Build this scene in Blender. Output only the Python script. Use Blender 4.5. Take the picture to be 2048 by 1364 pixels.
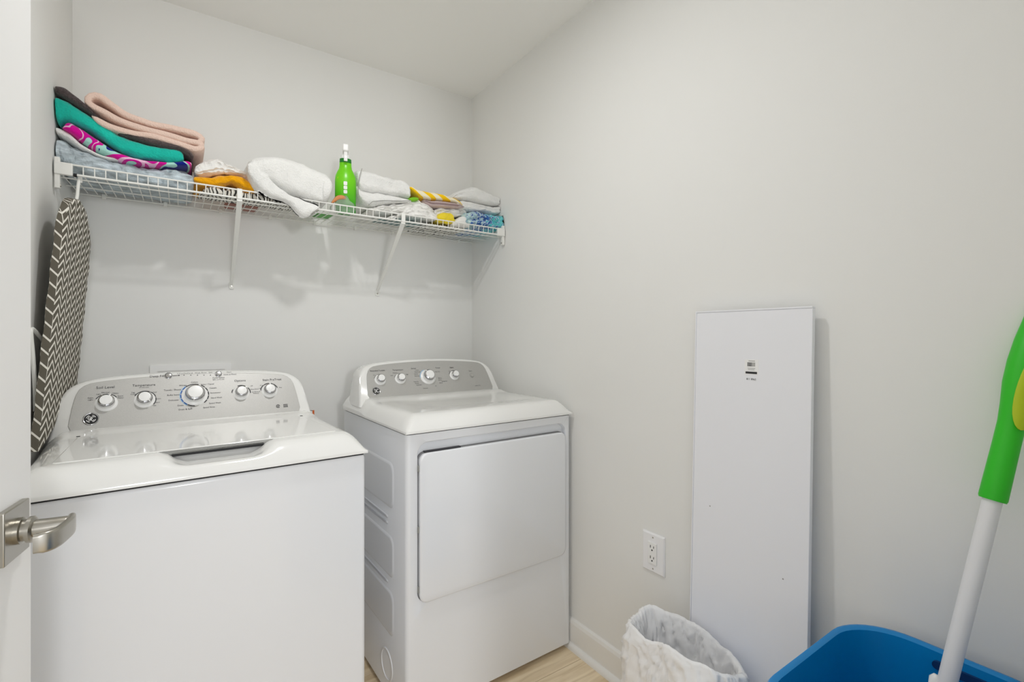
import bpy, bmesh, math, random
from mathutils import Vector, Matrix, noise
random.seed(7)
for o in list(bpy.data.objects): bpy.data.objects.remove(o)
S = bpy.context.scene
COL = S.collection

# ------------------------------------------------------------------ camera
FPX, CY, CAMH, YAW = 968.78, 672.64, 1.199, 0.6010
cam = bpy.data.objects.new('camera', bpy.data.cameras.new('camera')); COL.objects.link(cam)
cam.data.sensor_width = 36; cam.data.lens = FPX / 2048 * 36
cam.data.shift_y = -(682 - CY) / 2048; cam.data.clip_start = 0.02
cam.location = (0, 0, CAMH); cam.rotation_euler = (math.pi / 2, 0, -YAW)
S.camera = cam
# ------------------------------------------------------------------ light and exposure
S.view_settings.view_transform = 'Standard'; S.view_settings.look = 'None'
S.view_settings.gamma = 1; S.view_settings.use_curve_mapping = False
S.view_settings.exposure = -0.12
W = bpy.data.worlds.new('hall_daylight'); S.world = W; W.use_nodes = True
W.node_tree.nodes['Background'].inputs[0].default_value = (0.955, 0.975, 1.0, 1)
W.node_tree.nodes['Background'].inputs[1].default_value = 1.35
LAMP_XY = (0.37, 1.05); LAMP_Z = 2.41; LAMP_POWER = 7.9
def area(name, loc, rot, size, power, col=(1, 1, 1), shape='DISK', size_y=None):
    d = bpy.data.lights.new(name, 'AREA'); d.shape = shape; d.size = size; d.energy = power; d.color = col
    if size_y: d.size_y = size_y
    o = bpy.data.objects.new(name, d); COL.objects.link(o); o.location = loc; o.rotation_euler = rot; return o
area('ceiling_lamp_light', (LAMP_XY[0], LAMP_XY[1], LAMP_Z), (0, 0, 0), .10, LAMP_POWER, (1, .995, .985))
area('hall_window_light', (0.08, -2.1, 1.55), (math.radians(90), 0, 0), 0.36, 22.0, (0.985, 0.99, 1.0))
S.cycles.max_bounces = 16; S.cycles.diffuse_bounces = 10

FW = Vector((math.sin(YAW), math.cos(YAW), 0)); RT = Vector((math.cos(YAW), -math.sin(YAW), 0)); EYE = Vector((0, 0, CAMH))
def ray(px, py): return FW + RT * ((px - 1024) / FPX) + Vector((0, 0, -(py - CY) / FPX))
def at(px, py, axis, val):
    d = ray(px, py); i = 'xyz'.index(axis); return EYE + d * ((val - EYE[i]) / d[i])

# room
XL, XR, YB, YF, ZC = -0.302, 1.2588, 2.2084, 0.06, 2.44
SHY, SHZ = 1.8945, 1.672       # wire shelf: front rail, deck level

# ------------------------------------------------------------------ materials
def nd(nt, t, **kw):
    n = nt.nodes.new(t)
    for k, v in kw.items():
        if k.startswith('i_'): n.inputs[k[2:].replace('_', ' ')].default_value = v
        else: setattr(n, k, v)
    return n
def base_mat(name, col, rough=.5, metal=0, coat=0, spec=.5, sheen=0):
    m = bpy.data.materials.new(name); m.use_nodes = True
    b = m.node_tree.nodes['Principled BSDF']
    b.inputs['Base Color'].default_value = (*col, 1); b.inputs['Roughness'].default_value = rough
    b.inputs['Metallic'].default_value = metal; b.inputs['Coat Weight'].default_value = coat
    b.inputs['Coat Roughness'].default_value = .06
    b.inputs['Specular IOR Level'].default_value = spec; b.inputs['Sheen Weight'].default_value = sheen
    return m, m.node_tree, b
def s2l(r, g, b):
    f = lambda c: (c / 255 / 12.92) if c / 255 <= .04045 else ((c / 255 + .055) / 1.055) ** 2.4
    return (f(r), f(g), f(b))
def add_bump(nt, b, scale, strength, dist=.002, detail=3, stretch=(1, 1, 1)):
    tc = nd(nt, 'ShaderNodeTexCoord'); mp = nd(nt, 'ShaderNodeMapping'); mp.inputs['Scale'].default_value = stretch
    nz = nd(nt, 'ShaderNodeTexNoise'); nz.inputs['Scale'].default_value = scale; nz.inputs['Detail'].default_value = detail
    bp = nd(nt, 'ShaderNodeBump'); bp.inputs['Strength'].default_value = strength; bp.inputs['Distance'].default_value = dist
    nt.links.new(tc.outputs['Object'], mp.inputs[0]); nt.links.new(mp.outputs[0], nz.inputs['Vector'])
    nt.links.new(nz.outputs[0], bp.inputs['Height']); nt.links.new(bp.outputs[0], b.inputs['Normal'])
    return nz
def mat(name, rgb, rough=.5, metal=0, coat=0, bump=None, var=None, spec=.5, sheen=0):
    m, nt, b = base_mat(name, s2l(*rgb), rough, metal, coat, spec, sheen)
    if bump: add_bump(nt, b, *bump)
    if var:
        sc, amt, st = var
        tc = nd(nt, 'ShaderNodeTexCoord'); mp = nd(nt, 'ShaderNodeMapping'); mp.inputs['Scale'].default_value = st
        nz = nd(nt, 'ShaderNodeTexNoise'); nz.inputs['Scale'].default_value = sc; nz.inputs['Detail'].default_value = 4
        cr = nd(nt, 'ShaderNodeValToRGB'); c = s2l(*rgb)
        cr.color_ramp.elements[0].position = .3; cr.color_ramp.elements[1].position = .7
        cr.color_ramp.elements[0].color = (*[max(0, x * (1 - amt)) for x in c], 1)
        cr.color_ramp.elements[1].color = (*[min(1, x * (1 + amt)) for x in c], 1)
        nt.links.new(tc.outputs['Object'], mp.inputs[0]); nt.links.new(mp.outputs[0], nz.inputs['Vector'])
        nt.links.new(nz.outputs[0], cr.inputs[0]); nt.links.new(cr.outputs[0], b.inputs['Base Color'])
    return m
def towel(name, rgb, scale=330, strength=.55, var=None):
    return mat(name, rgb, .95, bump=(scale * .7, min(1, strength * 1.5), .005, 3), var=var, spec=.1, sheen=.25)
def ramp_mat(name, stops, scale, distortion=0., kind='noise', rough=.95, stretch=(1, 1, 1), bump=(330, .4, .003, 2), rot=(0, 0, 0)):
    m, nt, b = base_mat(name, (.5, .5, .5), rough, spec=.1, sheen=.2)
    add_bump(nt, b, *bump)
    tc = nd(nt, 'ShaderNodeTexCoord'); mp = nd(nt, 'ShaderNodeMapping'); mp.inputs['Scale'].default_value = stretch; mp.inputs['Rotation'].default_value = rot
    nt.links.new(tc.outputs['Object'], mp.inputs[0])
    if kind == 'noise':
        t = nd(nt, 'ShaderNodeTexNoise'); t.inputs['Detail'].default_value = 1; t.inputs['Distortion'].default_value = distortion; out = t.outputs[0]
    elif kind == 'wave':
        t = nd(nt, 'ShaderNodeTexWave'); t.inputs['Distortion'].default_value = distortion; t.inputs['Detail'].default_value = 1; out = t.outputs['Fac']
    else:
        t = nd(nt, 'ShaderNodeTexVoronoi'); out = t.outputs['Color']
    t.inputs['Scale'].default_value = scale
    nt.links.new(mp.outputs[0], t.inputs['Vector'])
    cr = nd(nt, 'ShaderNodeValToRGB'); cr.color_ramp.interpolation = 'CONSTANT'
    while len(cr.color_ramp.elements) < len(stops): cr.color_ramp.elements.new(.5)
    for e, (p, c) in zip(cr.color_ramp.elements, stops): e.position = p; e.color = (*s2l(*c), 1)
    nt.links.new(out, cr.inputs[0]); nt.links.new(cr.outputs[0], b.inputs['Base Color'])
    return m
def mnode(nt, op, a, b=None, c=None):
    n = nd(nt, 'ShaderNodeMath', operation=op)
    for i, v in enumerate((a, b, c)):
        if v is None: continue
        if isinstance(v, (int, float)): n.inputs[i].default_value = v
        else: nt.links.new(v, n.inputs[i])
    return n.outputs[0]

MT = {}
MT['wall'] = mat('wall_paint', (232, 232, 230), .75, bump=(90, .06, .002, 3), spec=.3)
MT['ceil'] = mat('ceiling_paint', (242, 242, 240), .85, bump=(90, .06, .002, 3), spec=.2)
MT['trim'] = mat('trim_paint', (234, 233, 230), .35)
MT['door'] = mat('door_paint', (238, 238, 238), .4)
MT['enamel'] = mat('white_enamel', (234, 236, 240), .22, coat=.4)
MT['enamel_side'] = mat('side_enamel', (234, 236, 240), .25, coat=.3)
MT['gloss'] = mat('glossy_white_top', (236, 236, 234), .12, coat=.6)
MT['plastic'] = mat('white_plastic', (238, 238, 237), .3)
MT['black'] = mat('black_gap', (18, 18, 20), .6)
MT['dark'] = mat('dark_print', (48, 48, 52), .6)
MT['silver'] = mat('silver_panel', (182, 181, 178), .42, metal=.35, var=(900, .10, (1, 1, 1)), bump=(900, .08, .001, 1))
MT['chrome'] = mat('chrome', (200, 200, 202), .12, metal=1)
MT['nickel'] = mat('satin_nickel', (176, 172, 163), .3, metal=1)
MT['blue_print'] = mat('blue_print', (24, 84, 160), .5)
MT['blue_glow'] = mat('pale_blue_ring', (150, 200, 238), .4)
MT['wire'] = mat('white_wire', (236, 236, 232), .35)
MT['outlet'] = mat('outlet_plastic', (238, 238, 240), .3)
MT['panel'] = mat('white_melamine', (235, 236, 241), .35, bump=(300, .03, .001, 2))
MT['bag'] = mat('white_bag', (242, 242, 243), .3, bump=(7, .35, .03, 2))
b = MT['bag'].node_tree.nodes['Principled BSDF']; b.inputs['Subsurface Weight'].default_value = .25; b.inputs['Subsurface Radius'].default_value = (.02, .02, .02); b.inputs['Subsurface Scale'].default_value = .3
MT['blue_bin'] = mat('blue_plastic', (0, 130, 200), .3)
MT['green_handle'] = mat('green_grip', (40, 190, 22), .45)
MT['lime'] = mat('lime_insert', (176, 196, 10), .5)
MT['pole'] = mat('white_pole', (228, 228, 230), .35)
MT['bottle'] = None
MT['dkgreen'] = mat('dark_green_band', (8, 120, 28), .4)
MT['orange'] = mat('orange_print', (205, 96, 30), .6)
MT['tag_paper'] = mat('tag_paper', (238, 238, 238), .7)
MT['ink'] = mat('black_ink', (40, 40, 42), .7)
MT['grey_ink'] = mat('grey_ink', (150, 150, 146), .7)

# wood-look floor planks
def floor_mat():
    m, nt, b = base_mat('wood_plank', (.4, .3, .2), .4)
    tc = nd(nt, 'ShaderNodeTexCoord'); oi = nd(nt, 'ShaderNodeObjectInfo')
    ad = nd(nt, 'ShaderNodeVectorMath', operation='ADD'); sc = nd(nt, 'ShaderNodeVectorMath', operation='SCALE'); sc.inputs['Scale'].default_value = 9
    cb = nd(nt, 'ShaderNodeCombineXYZ')
    nt.links.new(oi.outputs['Random'], cb.inputs[0]); nt.links.new(oi.outputs['Random'], cb.inputs[1])
    nt.links.new(cb.outputs[0], sc.inputs[0]); nt.links.new(tc.outputs['Object'], ad.inputs[0]); nt.links.new(sc.outputs[0], ad.inputs[1])
    mp = nd(nt, 'ShaderNodeMapping'); mp.inputs['Scale'].default_value = (1.6, 14, 14); nt.links.new(ad.outputs[0], mp.inputs[0])
    nz = nd(nt, 'ShaderNodeTexNoise'); nz.inputs['Scale'].default_value = 2.2; nz.inputs['Detail'].default_value = 6; nz.inputs['Distortion'].default_value = .6
    nt.links.new(mp.outputs[0], nz.inputs['Vector'])
    cr = nd(nt, 'ShaderNodeValToRGB'); e = cr.color_ramp.elements
    e[0].position = .32; e[0].color = (*s2l(205, 182, 146), 1); e[1].position = .68; e[1].color = (*s2l(243, 226, 196), 1)
    nt.links.new(nz.outputs[0], cr.inputs[0]); nt.links.new(cr.outputs[0], b.inputs['Base Color'])
    return m
MT['plank'] = floor_mat()
def board_mat():
    m, nt, b = base_mat('chevron_cover', (.5, .5, .5), .9, spec=.1)
    tc = nd(nt, 'ShaderNodeTexCoord'); sp = nd(nt, 'ShaderNodeSeparateXYZ'); nt.links.new(tc.outputs['Object'], sp.inputs[0])
    X, Y, Z = sp.outputs
    sn = nd(nt, 'ShaderNodeSeparateXYZ'); nt.links.new(tc.outputs['Normal'], sn.inputs[0])
    face = mnode(nt, 'GREATER_THAN', mnode(nt, 'ABSOLUTE', sn.outputs[1]), .72)
    pick = lambda e_, f_: mnode(nt, 'ADD', mnode(nt, 'MULTIPLY', face, f_ - e_), e_)
    s_ = mnode(nt, 'SUBTRACT', X, Y); a = mnode(nt, 'DIVIDE', s_, .050)
    tri = mnode(nt, 'ABSOLUTE', mnode(nt, 'SUBTRACT', mnode(nt, 'MULTIPLY', mnode(nt, 'FRACT', a), 2), 1))
    v = mnode(nt, 'DIVIDE', mnode(nt, 'ADD', Z, mnode(nt, 'MULTIPLY', tri, .026)), pick(.034, .024))
    f = mnode(nt, 'LESS_THAN', mnode(nt, 'FRACT', v), pick(.17, .33))
    vl = mnode(nt, 'MULTIPLY', mnode(nt, 'LESS_THAN', mnode(nt, 'FRACT', mnode(nt, 'ADD', mnode(nt, 'MULTIPLY', a, 2), .03)), .07), mnode(nt, 'SUBTRACT', 1, face))
    w = mnode(nt, 'MAXIMUM', f, vl)
    mx = nd(nt, 'ShaderNodeMix', data_type='RGBA'); nt.links.new(w, mx.inputs[0])
    mx.inputs[6].default_value = (*s2l(104, 99, 89), 1); mx.inputs[7].default_value = (*s2l(236, 233, 224), 1)
    nt.links.new(mx.outputs[2], b.inputs['Base Color']); return m
MT['chevron'] = board_mat()
def bottle_mat():
    m, nt, b = base_mat('green_bottle', (.1, .5, .02), .28)
    tc = nd(nt, 'ShaderNodeTexCoord'); sp = nd(nt, 'ShaderNodeSeparateXYZ'); nt.links.new(tc.outputs['Object'], sp.inputs[0])
    cr = nd(nt, 'ShaderNodeValToRGB'); e = cr.color_ramp.elements
    e[0].position = .0; e[0].color = (*s2l(6, 150, 8), 1); e[1].position = .55; e[1].color = (*s2l(112, 208, 10), 1)
    mr = mnode(nt, 'DIVIDE', sp.outputs[2], .24); nt.links.new(mr, cr.inputs[0]); nt.links.new(cr.outputs[0], b.inputs['Base Color']); return m
MT['bottle'] = bottle_mat()
def clear_mat():
    m, nt, b = base_mat('clear_plastic', (.95, .95, .95), .15); b.inputs['Transmission Weight'].default_value = .85; b.inputs['IOR'].default_value = 1.15; return m
MT['clear'] = clear_mat()
def frosted(): 
    m, nt, b = base_mat('lamp_diffuser', (.9, .9, .9), .5); b.inputs['Emission Color'].default_value = (1, .985, .955, 1); b.inputs['Emission Strength'].default_value = 2; return m
MT['diffuser'] = frosted()

# ------------------------------------------------------------------ mesh helpers
class MB:
    def __init__(s): s.v = []; s.f = []
    def add(s, vs, fs):
        k = len(s.v); s.v += [tuple(v) for v in vs]; s.f += [tuple(i + k for i in f) for f in fs]; return s
    def box(s, x0, x1, y0, y1, z0, z1):
        return s.add([(x, y, z) for z in (z0, z1) for y in (y0, y1) for x in (x0, x1)],
                     [(0, 2, 3, 1), (4, 5, 7, 6), (0, 1, 5, 4), (2, 6, 7, 3), (0, 4, 6, 2), (1, 3, 7, 5)])
    def prism(s, poly, fn0, fn1):
        n = len(poly); vs = [fn0(p) for p in poly] + [fn1(p) for p in poly]
        return s.add(vs, [tuple(range(n - 1, -1, -1)), tuple(range(n, 2 * n))] + [(i, (i + 1) % n, n + (i + 1) % n, n + i) for i in range(n)])
    def loft(s, rings, cap=True, closed=True):
        n = len(rings[0]); vs = [p for r in rings for p in r]; fs = []
        for k in range(len(rings) - 1):
            for i in range(n if closed else n - 1):
                j = (i + 1) % n; fs.append((k * n + i, k * n + j, (k + 1) * n + j, (k + 1) * n + i))
        if cap: fs += [tuple(range(n - 1, -1, -1)), tuple((len(rings) - 1) * n + i for i in range(n))]
        return s.add(vs, fs)
    def tube(s, path, r, n=10):
        path = [Vector(p) for p in path]; rr = r if isinstance(r, (list, tuple)) else [r] * len(path)
        rings = []; up = None
        for i, p in enumerate(path):
            t = (path[min(i + 1, len(path) - 1)] - path[max(i - 1, 0)]).normalized()
            if up is None: up = Vector((0, 0, 1)) if abs(t.z) < .9 else Vector((1, 0, 0))
            a = t.cross(up).normalized(); up = a.cross(t).normalized()
            rings.append([p + (a * math.cos(q) + up * math.sin(q)) * rr[i] for q in [2 * math.pi * k / n for k in range(n)]])
        return s.loft(rings)
    def lathe(s, prof, fn, n=28):
        rings = [[fn(r * math.cos(q), r * math.sin(q), h) for q in [2 * math.pi * k / n for k in range(n)]] for r, h in prof]
        return s.loft(rings)
def obj(name, mb, m, parent=None, smooth=False, bevel=0, subsurf=0, angle=40):
    me = bpy.data.meshes.new(name); me.from_pydata(mb.v, [], mb.f); me.update()
    bm = bmesh.new(); bm.from_mesh(me); bmesh.ops.recalc_face_normals(bm, faces=bm.faces); bm.to_mesh(me); bm.free()
    o = bpy.data.objects.new(name, me); COL.objects.link(o); me.materials.append(MT[m] if isinstance(m, str) else m)
    if parent: o.parent = parent
    if bevel:
        md = o.modifiers.new('bevel', 'BEVEL'); md.width = bevel; md.segments = 3; md.limit_method = 'ANGLE'; md.angle_limit = math.radians(35); md.harden_normals = False
    if subsurf:
        md = o.modifiers.new('sub', 'SUBSURF'); md.levels = subsurf; md.render_levels = subsurf
    if smooth or bevel or subsurf:
        for p in me.polygons: p.use_smooth = True
        if not subsurf:
            try: me.set_sharp_from_angle(angle=math.radians(angle))
            except Exception: pass
    return o
def empty(name, loc, rz=0):
    o = bpy.data.objects.new(name, None); o.empty_display_size = .05; COL.objects.link(o); o.location = loc; o.rotation_euler = (0, 0, rz); return o
def tag(o, label, cat, group=None):
    o['label'] = label; o['category'] = cat
    if group: o['group'] = group
    return o
def struct(o, label=None):
    o['kind'] = 'structure'
    if label: o['label'] = label
    return o
def catmull(pts, n):
    P = [Vector(p) for p in pts]; P = [P[0] * 2 - P[1]] + P + [P[-1] * 2 - P[-2]]
    L = [0]
    for i in range(1, len(P) - 2): L.append(L[-1] + (P[i + 1] - P[i]).length)
    out = []
    for k in range(n):
        d = L[-1] * k / (n - 1); i = 0
        while i < len(L) - 2 and L[i + 1] < d: i += 1
        t = (d - L[i]) / max(1e-9, L[i + 1] - L[i]); a, b_, c, e = P[i], P[i + 1], P[i + 2], P[i + 3]
        out.append(.5 * ((2 * b_) + (c - a) * t + (2 * a - 5 * b_ + 4 * c - e) * t * t + (3 * b_ - a - 3 * c + e) * t ** 3))
    return out
def rrect(x0, x1, z0, z1, r, k=6):
    out = []
    for cx, cz, a0 in ((x1 - r, z1 - r, 0), (x0 + r, z1 - r, 90), (x0 + r, z0 + r, 180), (x1 - r, z0 + r, 270)):
        for i in range(k + 1):
            a = math.radians(a0 + 90 * i / k); out.append((cx + r * math.cos(a), cz + r * math.sin(a)))
    return out
def sm(a, b_, x):
    t = max(0, min(1, (x - a) / (b_ - a))); return t * t * (3 - 2 * t)

# ------------------------------------------------------------------ room shell
def wallbox(name, args, m, label): return struct(obj(name, MB().box(*args), m), label)
fl = wallbox('floor', (XL - .1, XR + .1, -1.6, YB + .1, -.06, -.004), 'black', 'wood-look plank floor of the laundry room')
k = 0
proto = None; PW, PL = .18, 1.22
y = YF - 1.6
row = 0
while y < YB:
    x = XL - (row * .41) % PL
    while x < XR:
        x0, x1 = max(x, XL), min(x + PL, XR); y1 = min(y + PW, YB)
        if x1 - x0 > .02:
            obj('plank', MB().box(x0 + .0008, x1 - .0008, y + .0008, y1 - .0008, -.004, 0), 'plank', fl)
        x += PL
    y += PW; row += 1
wallbox('wall_back', (XL - .1, XR + .1, YB, YB + .1, 0, ZC + .1), 'wall', 'light greige back wall behind the washer and dryer')
wallbox('wall_right', (XR, XR + .1, -1.6, YB, 0, ZC + .1), 'wall', 'light greige wall beside the dryer')
wallbox('wall_left', (XL - .1, XL, YF - .115, YB, 0, ZC + .1), 'wall', 'light greige wall beside the ironing board')
wallbox('ceiling', (XL, XR, YF - .115, YB, ZC, ZC + .1), 'ceil', 'off-white ceiling')
# front wall with the doorway the camera stands in
fw = MB().box(.56, XR, YF - .115, YF, 0, ZC); fw.box(XL, .56, YF - .115, YF, 2.06, ZC)
struct(obj('wall_front', fw, 'wall'), 'greige wall around the open doorway')
def baseboard(name, mb_fn, lab): return struct(mb_fn, lab)
bb = MB().box(XR - .013, XR, YF, YB, .0, .105)
prof = [(XR - .013, .0), (XR - .013, .092), (XR - .009, .103), (XR, .108), (XR, 0)]
bb = MB().prism(prof, lambda p: (p[0], YF, p[1]), lambda p: (p[0], YB, p[1]))
o = struct(obj('baseboard_right', bb, 'trim'), 'white baseboard along the wall beside the dryer')
q = [(XR - .013, 0)] + [(XR - .013 - .017 * math.cos(a), .02 * math.sin(a)) for a in [i * math.pi / 12 for i in range(7)]][::1]
obj('shoe_moulding', MB().prism(q, lambda p: (p[0], YF, p[1]), lambda p: (p[0], YB, p[1])), 'trim', o, smooth=True)
struct(obj('baseboard_back', MB().box(XL, XR - .03, YB - .013, YB, 0, .108), 'trim', bevel=.003), 'white baseboard behind the machines')
struct(obj('baseboard_left', MB().box(XL, XL + .012, YF + .9, YB - .013, 0, .108), 'trim', bevel=.003), 'white baseboard beside the washer')

# ceiling lamp (above the frame)
cl = tag(empty('ceiling_lamp', (LAMP_XY[0], LAMP_XY[1], ZC)), 'round ceiling downlight with a white trim ring over the laundry room', 'lamp')
ringp = [(.095, 0), (.095, -.006), (.085, -.010), (.064, -.008), (.062, 0)]
mbr = MB(); mbr.loft([[(r_ * math.cos(q), r_ * math.sin(q), h) for q in [2 * math.pi * k / 36 for k in range(36)]] for r_, h in ringp + ringp[:1]], cap=False)
obj('trim_ring', mbr, 'plastic', cl, smooth=True)
obj('diffuser', MB().lathe([(.001, -.001), (.061, -.001), (.06, -.003), (.001, -.004)], lambda a, b_, h: (a, b_, h)), 'diffuser', cl, smooth=True)

# ------------------------------------------------------------------ door with lever
DN = Vector((.153, .988, 0)).normalized(); DX = Vector((DN.y, -DN.x, 0))   # along the leaf, out of its face
edge = Vector((-.169, .925, 0)); hinge = edge - DN * .813
rz = math.atan2(DN.y, DN.x)
# door local frame: +X along the leaf to the latch edge, -Y out of the face
dr = struct(obj('door_1', MB().box(0, .813, 0, .035, .012, 2.03), 'door', bevel=.0015), 'white painted door standing open into the laundry room')
dr.location = hinge; dr.rotation_euler = (0, 0, rz)
HX, HZ = .813 - .060, .951
obj('rosette', MB().box(HX - .033, HX + .033, -.008, 0, HZ - .033, HZ + .033), 'nickel', dr, bevel=.0015)
lv = obj('lever', MB().lathe([(.0115, -.024), (.0115, -.056), (.0105, -.058), (.001, -.058)], lambda a, b_, h: (HX + a, h, HZ + b_)), 'nickel', dr, smooth=True)
mb = MB()
pth = [(HX + .012, -.058), (HX - .004, -.0615), (HX - .025, -.062), (HX - .043, -.061), (HX - .054, -.057), (HX - .059, -.051), (HX - .060, -.044)]
pth = catmull([(*p, 0) for p in pth], 22); rings = []
for i, p in enumerate(pth):
    t = (pth[min(i + 1, 21)] - pth[max(i - 1, 0)]).normalized(); nrm = Vector((-t.y, t.x, 0))
    h = .0125 if 1 < i < 20 else .0115
    rings.append([(p.x + nrm.x * a, p.y + nrm.y * a, HZ + b_) for a, b_ in rrect(-.004, .004, -h, h, .0035, 3)])
mb.loft(rings); obj('lever_blade', mb, 'nickel', lv, smooth=True)
obj('shank_collar', MB().lathe([(.001, -.008), (.0165, -.008), (.0165, -.013), (.0135, -.014), (.0135, -.018), (.0165, -.019), (.0165, -.023), (.0135, -.025), (.001, -.025)], lambda a, b_, h: (HX + a, h, HZ + b_)), 'nickel', dr, smooth=True)
obj('set_screw', MB().lathe([(.0005, 0), (.0018, 0), (.0018, .0006), (.0005, .0006)], lambda a, b_, h: (HX - .0117 * .9 - h * .9, -.031 + a, HZ - .004 + b_), 10), 'black', lv)

# ------------------------------------------------------------------ washer and dryer
MW, MD = .682, .64
def deck(zl, rise=.047, scoop=False):
    mb = MB(); nx, ny = 58, 62
    xs = [MW * .5 * (1 - math.cos(math.pi * i / nx)) for i in range(nx + 1)]
    ys = [-.004 + (MD + .004) * (j / ny) ** 1.5 for j in range(ny + 1)]
    def f(d, r): t = max(0, min(1, d / r)); return 1 - (1 - t) ** 2.4
    vs = []
    for yy in ys:
        for xx in xs:
            g = f(yy + .004, .062) * f(xx, .058) * f(MW - xx, .058)
            z = zl + .007 + rise * g
            z -= .006 * sm(.09, .2, xx) * sm(MW - .09, MW - .2, xx) * sm(.09, .16, yy) * sm(.40, .33, yy) * (0 if scoop else 1)
            z += .008 * sm(.36, .43, yy)
            if scoop: z -= .030 * sm(.235, .285, xx) * sm(.465, .415, xx) * sm(.002, .04, yy) * sm(.082, .068, yy)
            vs.append((xx, yy, z))
    n = nx + 1
    fs = [(j * n + i, j * n + i + 1, (j + 1) * n + i + 1, (j + 1) * n + i) for j in range(ny) for i in range(nx)]
    ringi = [i for i in range(n)] + [j * n + nx for j in range(1, ny + 1)] + [ny * n + i for i in range(nx - 1, -1, -1)] + [j * n for j in range(ny - 1, 0, -1)]
    base = len(vs)
    for i in ringi: vs.append((vs[i][0], vs[i][1], zl))
    R = len(ringi)
    fs += [(ringi[i], base + i, base + (i + 1) % R, ringi[(i + 1) % R]) for i in range(R)]
    fs.append(tuple(base + i for i in range(R)))
    return mb.add(vs, fs)
SL = .56
class Panel:
    """tilted control panel plane in machine-local coordinates"""
    def __init__(s, root, z0, y0=.452, dx=0):
        s.root = root; s.O = Vector((MW / 2 + dx, y0, z0)); s.U = Vector((1, 0, 0)); s.V = Vector((0, SL, 1)).normalized(); s.N = s.U.cross(s.V)
        s.M = Matrix.Translation(root.location) @ Matrix.Rotation(root.rotation_euler.z, 4, 'Z')
    def p(s, u, v, n=0): return s.O + s.U * u + s.V * v + s.N * n
    def uv(s, px, py, n=0):
        Mi = s.M.inverted(); e = Mi @ EYE; d = Mi.to_3x3() @ ray(px, py); q = s.O + s.N * n
        t = (q - e).dot(s.N) / d.dot(s.N); w = e + d * t - s.O; return w.dot(s.U), w.dot(s.V)
def text_into(mb, P, txt, u, v, size, align='CENTER', n=.0009):
    c = bpy.data.curves.new('t', 'FONT'); c.body = txt; c.size = size; c.align_x = align; c.align_y = 'CENTER'; c.resolution_u = 2
    o = bpy.data.objects.new('t', c); COL.objects.link(o); dg = bpy.context.evaluated_depsgraph_get(); dg.update()
    me = bpy.data.meshes.new_from_object(o.evaluated_get(dg))
    mb.add([P.p(u + w.co.x, v + w.co.y, n) for w in me.vertices], [tuple(p.vertices) for p in me.polygons])
    bpy.data.objects.remove(o); bpy.data.curves.remove(c); bpy.data.meshes.remove(me)
def arc_into(mb, P, u, v, r0, r1, a0, a1, n=.0009, seg=None):
    k = max(2, int(abs(a1 - a0) / 8)); vs = []
    for i in range(k + 1):
        a = math.radians(a0 + (a1 - a0) * i / k); vs += [P.p(u + r * math.cos(a), v + r * math.sin(a), n) for r in (r0, r1)]
    mb.add(vs, [(2 * i, 2 * i + 1, 2 * i + 3, 2 * i + 2) for i in range(k)])
def console_outline(g=0.0):
    # (u, w): across and height above the panel's lower edge, in metres (vertical); g shrinks it
    half = [(.326, -.030), (.322, -.012), (.317, .02), (.310, .06), (.302, .092), (.286, .110), (.266, .121), (.236, .128), (.18, .134), (.09, .1385), (0, .140)]
    pts = catmull([(a, b_, 0) for a, b_ in half], 30)
    L = [(p.x, p.y) for p in pts]
    return L + [(-x, w) for x, w in L[-2::-1]]
def panel_outline():
    half = [(.282, .0), (.288, .004), (.287, .012), (.281, .06), (.273, .095), (.260, .111), (.240, .119), (.18, .1255), (.09, .1305), (0, .1325)]
    pts = catmull([(a, b_, 0) for a, b_ in half], 26); L = [(p.x, p.y) for p in pts]
    return L + [(-x, w) for x, w in L[-2::-1]]
def console(root, P, z0):
    y0 = P.O.y
    out = console_outline(); back = .605
    def front(d, e): return [(P.O.x + u * (1 - e / .33), y0 + SL * w + d, z0 + w - (e if w > .05 else 0)) for u, w in out]
    rings = [front(.004, .005), front(.001, .0015)] if False else []
    rings = [front(-.001, .007), front(.004, .0015), front(.012, 0)]
    rings.append([(P.O.x + u * .995, y0 + SL * w + (back - y0 - SL * w) * .55, z0 + w) for u, w in out])
    rings.append([(P.O.x + u * .97, back, z0 + w - .002) for u, w in out])
    obj('console', MB().loft(rings), 'gloss', root, smooth=True, angle=50)
    po = panel_outline()
    cp = obj('control_panel', MB().prism([(u, w / P.V.z) for u, w in po], lambda q_: P.p(q_[0], q_[1], -.004), lambda q_: P.p(q_[0], q_[1], .0025)), 'silver', root, bevel=.0012)
    # ledge between deck and panel
    lg = MB().loft([[(P.O.x + sgn * hw, yy, zz) for sgn, hw, yy, zz in ((-1, .30, .392, z0 - .025), (1, .30, .392, z0 - .025), (1, .297, .405, z0 - .012), (1, .292, y0 - .004, z0 - .005), (1, .292, y0 + .02, z0 - .004), (-1, .292, y0 + .02, z0 - .004), (-1, .292, y0 - .004, z0 - .005), (-1, .297, .405, z0 - .012))][:1]] ) if False else None
    prof = [(.385, z0 - .03), (.392, z0 - .014), (.402, z0 - .010), (y0 - .006, z0 - .004), (y0 + .004, z0 + .001), (y0 + .03, z0 + .001), (y0 + .03, z0 - .03)]
    obj('console_ledge', MB().loft([[(x, yy, zz) for yy, zz in prof] for x in (P.O.x - .300, P.O.x + .300)]), 'gloss', root, bevel=.003)
    return cp
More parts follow.
